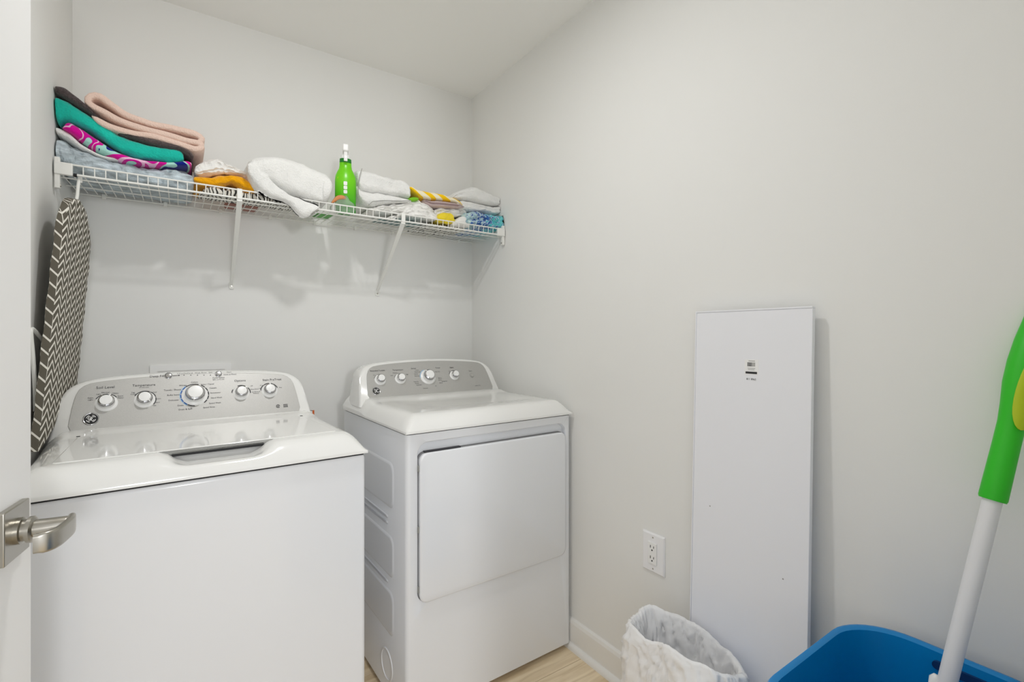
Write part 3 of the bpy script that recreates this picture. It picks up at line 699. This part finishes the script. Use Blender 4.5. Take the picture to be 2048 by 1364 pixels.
def sheet(mb, path, th_px, y0, y1, n=90, bump=.0015, seed=0):
    c_ = catmull(to_xz(path, y0), n); d0 = (at(1024, 400, 'y', y0) - EYE).dot(FW)
    dist = (at(path[0][0], path[0][1], 'y', y0) - EYE).dot(FW); hw_ = th_px / FPX * dist / 2
    Ls, Rs = [], []
    for i, p_ in enumerate(c_):
        t = (c_[min(i + 1, n - 1)] - c_[max(i - 1, 0)]).normalized(); nn = Vector((-t.y, t.x, 0))
        e = min(1, math.sqrt(max(.02, 1 - (1 - min(1, min(i, n - 1 - i) / 3)) ** 2)))
        Ls.append((p_, nn * hw_ * e))
    rings = []
    for yy, k_ in ((y0, .45), (y0 + .002, .8), (y0 + .006, 1), (y0 + .05, 1), ((y0 + y1) / 2, 1), (y1, 1)):
        r_ = [(p_ + o_ * k_) for p_, o_ in Ls] + [(p_ - o_ * k_) for p_, o_ in reversed(Ls)]
        out = []
        for q_ in r_:
            P3 = Vector((q_.x, yy, q_.y)); nv = noise.noise_vector(P3 * 25 + Vector((seed, 0, 0))) * bump; out.append(P3 + nv)
        rings.append(out)
    k = len(mb.v); mb.loft(rings, cap=False)
    N2 = 2 * n
    for ro in (0, len(rings) - 1):
        b0 = k + ro * N2
        mb.f += [(b0 + i, b0 + i + 1, b0 + N2 - 2 - i, b0 + N2 - 1 - i) for i in range(n - 1)]
    return mb
def linen(name, mb, m, label, cat, sub=0, group=None):
    o = obj(name, mb, m, None, smooth=True, angle=80, subsurf=sub); return tag(o, label, cat, group)

# materials of the linens
MT['t_blue'] = towel('pale_blue_plush', (184, 196, 203), 150, 1.0, var=(30, .38, (1, 1, 3)))
MT['t_white'] = towel('white_terry', (238, 238, 236), 330, .5)
MT['t_white2'] = towel('white_cotton', (238, 237, 234), 200, .35)
MT['t_teal'] = towel('teal_terry', (30, 186, 168), 260, .5, var=(14, .14, (1, 1, 1)))
MT['t_dark'] = towel('charcoal_terry', (84, 74, 74), 330, .7, var=(160, .25, (1, 1, 1)))
MT['t_peach'] = towel('peach_terry', (232, 204, 190), 330, .5)
MT['t_must'] = towel('mustard_terry', (246, 172, 8), 330, .6, var=(60, .12, (1, 1, 1)))
MT['t_magenta'] = ramp_mat('magenta_beach', [(0, (16, 30, 130)), (.38, (170, 222, 212)), (.45, (214, 8, 150)), (.565, (238, 190, 220)), (.60, (206, 10, 150)), (.68, (170, 222, 212))], 8.5, 1.6, stretch=(1, .25, 1.3))
MT['t_bw'] = ramp_mat('black_white_swirl', [(0, (60, 60, 58)), (.30, (222, 220, 212)), (.62, (222, 220, 212))], 26, 9, 'wave', stretch=(1, .7, 1))
MT['t_chev'] = ramp_mat('yellow_cream_stripe', [(0, (246, 200, 20)), (.5, (242, 234, 206))], 14, 2.5, 'wave', stretch=(.35, .2, 1.6), rot=(0, .4, 0))
MT['t_mauve'] = towel('mauve_lining', (198, 178, 178), 330, .4)
def crochet_mat():
    m, nt, b = base_mat('blue_crochet', (.5, .5, .5), .95, spec=.1, sheen=.2)
    add_bump(nt, b, 140, .9, .006, 2)
    tc = nd(nt, 'ShaderNodeTexCoord'); sp = nd(nt, 'ShaderNodeSeparateXYZ'); nt.links.new(tc.outputs['Object'], sp.inputs[0])
    nz = nd(nt, 'ShaderNodeTexNoise'); nz.inputs['Scale'].default_value = 75; nz.inputs['Detail'].default_value = 2; nt.links.new(tc.outputs['Object'], nz.inputs['Vector'])
    t = mnode(nt, 'DIVIDE', mnode(nt, 'SUBTRACT', sp.outputs[0], 1.03), .225)
    t = mnode(nt, 'ADD', t, mnode(nt, 'MULTIPLY', mnode(nt, 'SUBTRACT', nz.outputs[0], .5), 1.5))
    cr = nd(nt, 'ShaderNodeValToRGB')
    st = [(0, (206, 228, 226)), (.22, (150, 190, 204)), (.38, (206, 224, 236)), (.47, (40, 84, 158)), (.62, (52, 104, 178)), (.70, (216, 232, 240)), (.78, (60, 180, 200)), (1, (120, 214, 216))]
    while len(cr.color_ramp.elements) < len(st): cr.color_ramp.elements.new(.5)
    for e, (p, c) in zip(cr.color_ramp.elements, st): e.position = p; e.color = (*s2l(*c), 1)
    nt.links.new(t, cr.inputs[0]); nt.links.new(cr.outputs[0], b.inputs['Base Color']); return m
MT['t_blue_crochet'] = crochet_mat()
MT['t_teal_grey'] = towel('teal_grey_cotton', (150, 180, 182), 200, .4)
MT['t_yellow'] = towel('yellow_cotton', (240, 216, 60), 200, .4)
MT['t_green'] = mat('green_packet', (60, 170, 30), .4)
MT['t_lime'] = mat('lime_trim', (120, 190, 20), .6)
MT['t_amber'] = mat('amber_packet', (206, 134, 78), .5)
MT['t_brick'] = towel('brick_cotton', (160, 104, 90), 200, .4)

linen('bath_towel', slab(MB(), [(104, 275), (113, 272), (150, 292), (200, 310), (250, 322), (300, 331), (345, 335), (389, 337)],
      [(104, 305), (116, 328), (150, 347), (200, 356), (250, 364), (300, 371), (345, 378), (388, 384)], 1.915, 2.19, bump=.009, seed=1, crease=.012, freq=18, layers=1), 't_blue', 'thick pale blue plush bath towel at the bottom of the towel pile', 'towel')
linen('hand_towel', slab(MB(), [(104, 256), (112, 250), (135, 260), (160, 284), (200, 306), (245, 319)],
      [(104, 266), (115, 268), (140, 283), (165, 299), (205, 315), (245, 324)], 1.918, 2.16, n=30, bump=.002, seed=2, crease=.003), 't_white', 'thin white towel between the pale blue plush towel and the magenta beach towel', 'towel')
linen('beach_towel', slab(MB(), [(123, 252), (132, 239), (150, 246), (180, 264), (215, 287), (245, 305), (285, 317), (335, 322), (378, 318), (386, 322)],
      [(124, 256), (140, 266), (165, 285), (195, 304), (225, 316), (250, 323), (300, 330), (345, 333), (382, 333)], 1.908, 2.17, bump=.003, seed=3), 't_magenta', 'patterned beach towel in magenta, mint and navy swirls', 'towel')
linen('bath_towel', slab(MB(), [(98, 200), (101, 187), (115, 185), (140, 199), (175, 224), (205, 244), (240, 263), (280, 279), (320, 288), (362, 297), (369, 308)],
      [(99, 210), (103, 228), (114, 244), (132, 240), (165, 254), (200, 275), (235, 297), (270, 314), (320, 323), (366, 328)], 1.905, 2.17, bump=.006, seed=4, crease=.004, freq=14), 't_teal', 'bright teal bath towel in the middle of the towel pile', 'towel')
linen('bath_towel', slab(MB(), [(104, 174), (109, 167), (125, 168), (150, 188), (178, 222), (240, 255), (300, 272), (350, 286), (386, 300)],
      [(104, 182), (125, 191), (160, 215), (205, 245), (250, 272), (300, 288), (350, 300), (374, 306), (388, 322)], 1.902, 2.18, bump=.003, seed=5), 't_dark', 'charcoal brown bath towel under the peach towel', 'towel')
linen('bath_towel', sheet(MB(), [(184, 232), (215, 250), (260, 264), (310, 272), (360, 287), (392, 297), (404, 292), (398, 285), (370, 279), (330, 267), (280, 254), (235, 237), (205, 221), (186, 211), (175, 201), (180, 191), (198, 191), (222, 207), (255, 229), (300, 245), (350, 256), (390, 266), (404, 276), (400, 283), (388, 281)], 12.5, 1.90, 2.15, seed=6), 't_peach', 'pale peach towel folded in thirds on top of the towel pile', 'towel')
linen('cleaning_cloth', slab(MB(), [(389, 337), (393, 326), (402, 320), (418, 314), (437, 312), (455, 322), (480, 335), (500, 351), (507, 359)],
      [(390, 346), (405, 351), (430, 349), (450, 346), (475, 348), (492, 353), (507, 363)], 1.925, 2.15, layers=4, groove=.006, bump=.006, seed=7, crease=.006, freq=40), 't_white2', 'crumpled off-white cloth lying on the mustard towel', 'cloth')
linen('hand_towel', slab(MB(), [(388, 358), (392, 350), (420, 350), (450, 345), (475, 348), (498, 358), (510, 371), (514, 380)],
      [(389, 364), (405, 370), (430, 373), (450, 370), (463, 364), (472, 368), (485, 378), (500, 385), (513, 384)], 1.912, 2.13, bump=.004, seed=8, crease=.004, freq=30), 't_must', 'mustard yellow hand towel folded on the wire shelf', 'towel')
linen('patterned_cloth', slab(MB(), [(398, 382), (430, 374), (470, 376), (520, 386), (570, 400), (622, 412)], 'deck', 1.925, 2.05, bump=.009, seed=9, crease=.010, freq=45), 't_bw', 'crumpled black and white patterned cloth under the mustard towel', 'cloth')
linen('folded_cloth', slab(MB(), [(452, 386), (480, 390), (520, 396)], 'deck', 2.06, 2.18, n=20, bump=.003, seed=10), 't_brick', 'small brick red cloth at the back of the shelf beside the brace', 'cloth')
mb = MB()
slab(mb, [(494, 340), (500, 317), (522, 306), (555, 304), (590, 313), (620, 325), (648, 337), (664, 347)],
     [(497, 346), (512, 352), (530, 357), (550, 367), (578, 384), (605, 396), (640, 409), (664, 400)], 1.872, 2.12, n=60, m=34, bump=.005, seed=11, freq=16, taper=.07, rnd=.62, crease=.004)
slab(mb, [(497, 322), (513, 325), (536, 344), (552, 365), (580, 386), (608, 397), (632, 404), (641, 409)],
     [(495, 345), (506, 366), (526, 386), (550, 397), (576, 407), (594, 425), (614, 435), (634, 418)], 1.866, 2.0, n=54, m=34, bump=.005, seed=12, freq=18, taper=.07, rnd=.6, floor_z=1.60, crease=.004)
slab(mb, [(648, 341), (656, 346), (665, 351)], [(644, 408), (655, 404), (666, 394)], 1.868, 2.10, n=16, m=26, bump=.003, seed=41, taper=.3)
linen('bath_towel', mb, 't_white', 'big fluffy white bath towel rolled over the front rail of the shelf', 'towel')
# spray bottle
bp = at(691, 380, 'y', 1.945); bo = tag(empty('spray_bottle', (bp.x, 1.945, DECK + .003)), 'green trigger spray bottle with a white sprayer head on the wire shelf', 'bottle')
def ell(a_, b_, h): return (a_ * 1.0, b_ * .66, h)
bo.rotation_euler = (0, 0, math.radians(-14)); bo.scale = (.965, .965, .965)
obj('body', MB().lathe([(.001, 0), (.034, 0), (.039, .006), (.041, .06), (.041, .135), (.039, .152), (.032, .170), (.0255, .182), (.0235, .195), (.023, .212), (.001, .212)], ell, 32), 'bottle', bo, smooth=True)
obj('neck_band', MB().lathe([(.0222, .206), (.0232, .208), (.0225, .222), (.015, .224), (.001, .224)], lambda a_, b_, h: (a_, b_ * .8, h), 28), 'dkgreen', bo, smooth=True)
sp = obj('sprayer', MB().lathe([(.018, .222), (.0185, .236), (.014, .238), (.011, .25), (.001, .25)], lambda a_, b_, h: (a_, b_, h), 24), 'plastic', bo, smooth=True)
obj('sprayer_head', MB().box(-.0115, .0115, -.038, .022, .245, .274), 'plastic', sp, bevel=.005)
obj('trigger', MB().loft([[(-.007, -.030 + d, z_), (.007, -.030 + d, z_), (.007, -.022 + d, z_), (-.007, -.022 + d, z_)] for d, z_ in ((0, .247), (.004, .232), (.003, .218), (-.004, .206))]), 'plastic', sp, bevel=.002)
lab = MB()
for i, (dz, hh) in enumerate(((.118, .011), (.101, .010), (.084, .010))):
    lab.prism(rrect(-.008, .006, dz - hh * .8, dz + hh * .6, .003, 3), lambda q_: (q_[0], -.0272 + abs(q_[0]) * .02, q_[1]), lambda q_: (q_[0], -.0285 + abs(q_[0]) * .02, q_[1]))
obj('label_letters', lab, 'plastic', bo)
obj('label_flash', MB().prism(rrect(-.031, -.012, .118, .146, .008, 4), lambda q_: (q_[0], -.018 + (q_[0] + .012) * -.42, q_[1]), lambda q_: (q_[0], -.0255 + (q_[0] + .012) * -.42, q_[1])), 't_yellow', bo)
# small bags beside the bottle
linen('plastic_packet', slab(MB(), [(662, 412), (675, 402), (690, 392), (703, 402), (711, 408)], 'deck', 1.901, 1.916, n=24, m=18, bump=.006, seed=13, freq=50), 'clear', 'clear plastic packet in front of the green spray bottle', 'packet')
linen('amber_sachet', slab(MB(), [(663, 404), (669, 395), (678, 390), (688, 391), (693, 396)], [(664, 407), (670, 404), (678, 399), (687, 398), (693, 398)], 1.902, 1.915, n=20, m=14, bump=.002, seed=14, freq=60), 't_amber', 'amber brown sachet between the white towel and the spray bottle', 'sachet')
linen('green_packet', slab(MB(), [(636, 428), (650, 424), (668, 428)], 'deck', 2.0, 2.14, n=18, m=14, bump=.002, seed=15), 't_green', 'flat green packet lying on the wires behind the big white towel', 'packet')
# right half
mb = MB()
slab(mb, [(716, 352), (719, 337), (726, 335), (750, 341), (780, 351), (805, 357), (818, 363), (821, 376)],
     [(716, 372), (730, 382), (760, 386), (790, 390), (815, 394), (824, 400)], 1.925, 2.12, layers=2, groove=.008, bump=.005, seed=16, crease=.004, freq=18)
slab(mb, [(714, 366), (722, 376), (745, 380), (780, 387), (812, 394), (824, 401)],
     [(714, 384), (722, 398), (736, 410), (760, 409), (795, 405), (823, 404)], 1.918, 2.11, layers=1, bump=.004, seed=17, crease=.004, freq=20)
wt = linen('hand_towel', mb, 't_white', 'folded white hand towel with dark stitching, right beside the spray bottle', 'towel')
st = MB()
for path in ([(724, 337), (720, 350), (716, 372), (717, 390)], [(737, 410), (745, 403), (765, 401), (800, 402), (822, 401)]):
    st.tube([Vector(at(a_, b_, 'y', 1.9155)) for a_, b_ in path], .0013, 6)
obj('stitched_edge', st, 'grey_ink', wt)
linen('dust_cloth', slab(MB(), [(735, 418), (760, 410), (800, 406), (835, 398), (846, 402), (870, 415)], [(738, 424), (770, 424), (810, 424), (840, 424), (870, 428)], 1.93, 2.10, layers=3, groove=.01, bump=.006, seed=18, crease=.010, freq=40), 't_white2', 'crumpled white cloth under the stitched white hand towel', 'cloth')
linen('lime_cloth', slab(MB(), [(818, 396), (826, 393), (836, 394), (838, 398)], [(820, 401), (828, 402), (838, 400)], 1.922, 1.99, n=14, m=14, bump=.001, seed=19), 't_lime', 'tiny lime green cloth tucked under the yellow striped towel', 'cloth')
yt = linen('kitchen_towel', slab(MB(), [(819, 374), (823, 371), (836, 377), (860, 381), (882, 385), (900, 392), (918, 400), (926, 408)],
      [(820, 379), (832, 386), (846, 395), (860, 399), (885, 401), (910, 405), (926, 411)], 1.925, 2.1, bump=.003, seed=20, freq=24), 't_chev', 'yellow and cream striped kitchen towel with a mauve lining', 'towel')
obj('lining', slab(MB(), [(848, 397), (860, 399), (885, 400), (910, 404), (929, 410)], [(852, 404), (865, 413), (885, 415), (910, 416), (930, 416)], 1.922, 2.09, layers=2, groove=.012, bump=.002, seed=21), 't_mauve', yt, smooth=True, angle=80)
linen('washcloth', slab(MB(), [(776, 434), (800, 427), (815, 416), (835, 413), (860, 420), (880, 428)], [(778, 441), (805, 437), (830, 435), (855, 437), (880, 440)], 1.912, 2.05, layers=2, groove=.008, bump=.004, seed=22, crease=.010, freq=30), 't_white2', 'white washcloth draped behind the front rail under the striped towel', 'cloth')
linen('washcloth', slab(MB(), [(868, 432), (872, 418), (890, 414), (915, 416), (935, 418)], [(870, 438), (890, 436), (915, 432), (935, 430)], 1.935, 2.1, layers=3, groove=.01, bump=.005, seed=23, crease=.010, freq=40), 't_white', 'white washcloth bunched up above the yellow cloth', 'cloth')
linen('dust_cloth', slab(MB(), [(874, 434), (882, 425), (896, 422), (907, 430), (911, 440)], [(876, 439), (885, 443), (898, 446), (911, 444)], 1.91, 2.0, n=22, m=18, bump=.006, seed=24, taper=.14, crease=.008, freq=40), 't_yellow', 'small bright yellow cloth puffed up behind the front rail', 'cloth')
linen('dust_cloth', slab(MB(), [(905, 444), (915, 438), (928, 431), (936, 434), (941, 446)], [(906, 452), (920, 452), (940, 454)], 1.912, 2.02, n=22, m=18, bump=.003, seed=25), 't_white2', 'pale cloth wedged between the yellow cloth and the blue crochet cloth', 'cloth')
linen('hand_towel', slab(MB(), [(905, 392), (915, 383), (935, 374), (952, 370), (972, 379), (995, 390), (1009, 396), (1011, 404)],
      [(908, 398), (925, 398), (945, 401), (975, 408), (1010, 411)], 1.93, 2.15, layers=2, groove=.006, bump=.004, seed=26, crease=.004, freq=18), 't_white', 'folded white hand towel on top of the corner pile', 'towel')
linen('hand_towel', slab(MB(), [(914, 402), (930, 399), (955, 405), (985, 411), (1012, 412)],
      [(918, 418), (940, 421), (965, 424), (990, 428), (1014, 428)], 1.928, 2.15, layers=2, groove=.006, bump=.004, seed=27, crease=.004, freq=18), 't_white', 'folded white hand towel lying directly on the blue crochet cloth', 'towel')
linen('crochet_cloth', slab(MB(), [(934, 434), (938, 423), (955, 420), (975, 424), (1000, 428), (1018, 431), (1022, 440)],
      [(936, 446), (950, 452), (970, 455), (990, 458), (1008, 458), (1022, 449)], 1.898, 2.15, n=54, m=34, layers=2, groove=.014, bump=.009, seed=28, freq=48), 't_blue_crochet', 'blue and turquoise crochet cloth at the bottom of the corner pile', 'cloth')
linen('folded_cloth', slab(MB(), [(765, 436), (800, 441), (832, 446), (848, 450)], 'deck', 1.915, 2.05, n=26, bump=.002, seed=29), 't_teal_grey', 'flat teal grey cloth on the wires under the white washcloth', 'cloth')
linen('patterned_cloth', slab(MB(), [(850, 447), (870, 448), (890, 451), (925, 456), (936, 459)], 'deck', 1.94, 2.17, bump=.009, seed=30, crease=.010, freq=45), 't_bw', 'crumpled black and white patterned cloth near the corner of the shelf', 'cloth')

# ------------------------------------------------------------------ ironing board
Tt = Vector((-.2425, 1.868, 1.584)); Dn = Vector((-.054, -.17, -1)).normalized()
Wd = Vector((.055, 1, 0)); Wd = (Wd - Dn * Wd.dot(Dn)).normalized(); Nn = Wd.cross(-Dn).normalized()
if Nn.x < 0: Nn = -Nn
# local X: across (towards the back wall), Y: out of the rear face, Z: up along the board
Mx = Matrix((Wd, -Nn, -Dn)).transposed().to_4x4(); Mx.translation = Tt
ib = tag(empty('ironing_board', (0, 0, 0)), 'ironing board with a taupe and white chevron cover, hung from the wire shelf', 'ironing board')
ib.matrix_world = Mx; ib.rotation_mode = 'QUATERNION'
def hwid(d): t = min(1, d / .15); return .158 * (1 - (1 - t) ** 2.6) ** .55
mb = MB(); rings = []
def zlen(x_): return .698 - (x_ + .158) * .589
N_ = 40
for i in range(N_ + 1):
    d0 = .0006 + .6974 * (i / N_) ** 1.25
    w = hwid(d0)
    e = 1 if i < N_ else .9
    r_ = []
    for a_, b_ in rrect(-1, 1, -1, 1, .35, 4):
        xx = a_ * w; dd = d0 * (zlen(xx) / .698) if d0 > .3 else d0 * (1 + (zlen(xx) / .698 - 1) * d0 / .3)
        th = .0115 * (1 if w > .05 else max(.35, w / .05))
        r_.append((xx, b_ * th * e + (.001 * math.sin(d0 * 60) if abs(a_) > .9 else 0), -dd))
    rings.append(r_)
mb.loft(rings); obj('padded_cover', mb, 'chevron', ib, smooth=True, angle=60)
obj('hanging_hook', MB().tube(catmull([(.004, .006, -.03), (.004, .006, .010), (.009, .006, .030), (.017, .008, .050), (.0215, .009, .070), (.028, .009, .092), (.036, .009, .098), (.041, .009, .092), (.042, .009, .082)], 26), .0042, 10), 'wire', ib, smooth=True)
lg = obj('folded_leg', MB().tube(catmull([(-.12, .014, -.60), (-.135, .018, -.53), (-.155, .023, -.46), (-.168, .027, -.415), (-.163, .028, -.402), (-.148, .025, -.404), (-.08, .016, -.43), (.0, .0135, -.45)], 40), .0045, 8), 'wire', ib, smooth=True)

# ------------------------------------------------------------------ trash bin with a white bag
tb = tag(empty('trash_bin', (1.094, .80, 0)), 'small trash bin covered by a white plastic bag, beside the outlet', 'trash bin')
def ov(a_, rx, ry, p_=3.0):
    c_, s_ = math.cos(a_), math.sin(a_); k_ = (abs(c_) ** p_ + abs(s_) ** p_) ** (-1 / p_); return rx * c_ * k_, ry * s_ * k_
NB = 220; rings = []
lev = [(.0, 1.02, 1), (.06, 1.06, 1), (.12, 1.07, 1), (.18, 1.08, 1), (.24, 1.09, 1), (.29, 1.09, 1), (.33, 1.085, 1), (.36, 1.07, 1), (.385, 1.045, 1), (.396, 1.015, 1), (.400, .965, 0), (.392, .92, 0), (.37, .88, 0), (.34, .85, 0), (.30, .83, 0), (.25, .81, 0), (.18, .78, 0), (.12, .72, 0), (.10, .5, 0), (.11, .2, 0)]
def dense(lv):
    out = []
    for (z0_, a0_, o0_), (z1_, a1_, o1_) in zip(lv[:-1], lv[1:]):
        for q_ in range(4): t_ = q_ / 4; out.append((z0_ + (z1_ - z0_) * t_, a0_ + (a1_ - a0_) * t_, o0_))
    return out + [lv[-1]]
lev = dense(lev)
for z_, s_, outside in lev:
    r_ = []
    for i in range(NB):
        a_ = 2 * math.pi * i / NB; x_, y_ = ov(a_, .070, .158)
        cs, sn = math.cos(a_), math.sin(a_)
        nz = noise.noise(Vector((cs * 3.2, sn * 3.2, z_ * 5))) + .6 * noise.noise(Vector((cs * 7 + z_ * 9, sn * 7, z_ * 14 + 3))) + .35 * (1 - abs(noise.noise(Vector((cs * 5 - z_ * 12, sn * 5 + 5, z_ * 9)))) * 2)
        amp = (.012 if outside else .009) * (sm(.41, .33, z_) * .8 + .3)
        d_ = nz * amp
        zz_ = z_ + (.014 * math.sin(2 * a_ + .6) + .012 * noise.noise(Vector((cs * 2.5, sn * 2.5, 7)))) * sm(.2, .4, z_)
        rp = Vector((cs * 2.2 + z_ * 6, sn * 3.4 - z_ * 5, z_ * 9)) + noise.noise_vector(Vector((cs * 2, sn * 2, z_ * 6))) * .9
        d_ += ((1 - min(1, abs(noise.noise(rp * 1.6)) * 2.6)) ** 3 * .008 - (1 - min(1, abs(noise.noise(rp * 2.9 + Vector((4, 1, 2)))) * 3)) ** 3 * .005) * (sm(.42, .36, z_) * .8 + .2)
        X_ = x_ * s_ + cs * d_; Y_ = y_ * s_ + sn * d_
        X_ = min(X_, .083)
        r_.append((X_, Y_, max(.001, zz_)))
    rings.append(r_)
obj('bag', MB().loft(rings), 'bag', tb, smooth=True, angle=75)
rings = []
for z_, s_ in ((.004, .96), (.2, 1.04), (.325, 1.075), (.325, 1.065), (.2, 1.03), (.008, .95)):
    rings.append([(*[c_ * s_ * .93 for c_ in ov(2 * math.pi * i / 48, .070, .158)], z_) for i in range(48)])
obj('bin_body', MB().loft(rings), 'plastic', tb, smooth=True)

# ------------------------------------------------------------------ blue hamper
HZT = .60
hb = tag(empty('laundry_hamper', (.985, .275, 0)), 'blue plastic laundry hamper with a rounded rim, beside the leaning board', 'hamper')
HXh, HYh = .222, .172
def hr(s_, z_, grow=0):
    pts = rrect(-HXh, HXh, -HYh, HYh, .105, 10); return [(x_ * (s_ + grow / HXh), y_ * (s_ + grow / HYh), z_) for x_, y_ in pts]
rings = [hr(.80, .003), hr(.81, .0), hr(.86, .2), hr(.93, .5), hr(.945, .575), hr(.985, .585), hr(1.0, .592), hr(1.0, HZT - .002), hr(.99, HZT), hr(.965, HZT), hr(.935, HZT - .004), hr(.925, .565), hr(.91, .5), hr(.85, .2), hr(.79, .01)]
obj('tub', MB().loft(rings), 'blue_bin', hb, smooth=True, angle=45)
gs = MB()
gs.loft([[(HXh * .922 - d_, y_, z_) for y_, z_ in rrect(-.10, .035, .566, .581, .007, 5)] for d_ in (-.006, .004)])
obj('handle_opening', gs, mat('deep_blue_slot', (0, 52, 104), .5), hb, smooth=True)
obj('rim_band', MB().loft([hr(1.002, .574), hr(1.002, .588), hr(.99, .592), hr(.985, .574)], cap=False), 'blue_bin', hb, smooth=True)

# ------------------------------------------------------------------ mop
m0 = at(1985, 1000, 'x', 1.178); m1 = at(1898, 1350, 'x', 1.105)
dirm = (m0 - m1).normalized()
foot = m1 - dirm * ((m1.z - .03) / dirm.z)
mo = tag(empty('mop', foot), 'mop with a white pole and bright green grip standing in the blue hamper', 'mop')
L0 = (m0 - foot).length
axis = lambda t: dirm * t
obj('pole', MB().tube([axis(0.02), axis(L0 + .03)], .0135, 20), 'pole', mo, smooth=True)
g = [(0, .0182), (.004, .0195), (.05, .0190), (.10, .0185), (.14, .0185), (.17, .0205), (.21, .0245), (.25, .0250), (.29, .0225), (.33, .0175), (.37, .0160), (.40, .0165), (.43, .013), (.437, .004)]
gr = obj('grip', MB().tube([axis(L0 + a_) for a_, _ in g], [r_ for _, r_ in g], 24), 'green_handle', mo, smooth=True)
side = (EYE - m0); side = (side - dirm * side.dot(dirm)).normalized(); acr = dirm.cross(side).normalized()
if acr.x < 0: acr = -acr
mb = MB(); pts = [(math.cos(a_), math.sin(a_)) for a_ in [2 * math.pi * i / 28 for i in range(28)]]
def ins(k_, out):
    r_ = []
    for c_, s_ in pts:
        t = .195 + s_ * .066 * k_; w = (.010 + c_ * .015 * k_) * (1 - .25 * s_)
        rad = .0245 + out; w = max(-rad * .95, min(rad * .95, w))
        r_.append(axis(L0 + t) + acr * w + side * (math.sqrt(max(0, rad * rad - w * w))))
    return r_
mb.loft([ins(1, -.004), ins(1, .0012), ins(.9, .0022), ins(.5, .0025)]); obj('grip_insert', mb, 'lime', gr, smooth=True)
obj('pole_clamp', MB().tube([axis(m1.z * 0 + (m1 - foot).length - .08), axis((m1 - foot).length - .030), axis((m1 - foot).length - .025)], [.019, .019, .015], 18), 'plastic', mo, smooth=True)
obj('clamp_lug', MB().tube([m1 - foot - acr * .012 - dirm * .05, m1 - foot - acr * .016 - dirm * .016, m1 - foot - acr * .015 - dirm * .010], [.009, .008, .004], 12), 'plastic', mo, smooth=True)
obj('mop_head', MB().tube([axis(-.02 + .02), axis(.03), axis(.10), axis(.13)], [.05, .045, .03, .016], 16), 't_white', mo, smooth=True)
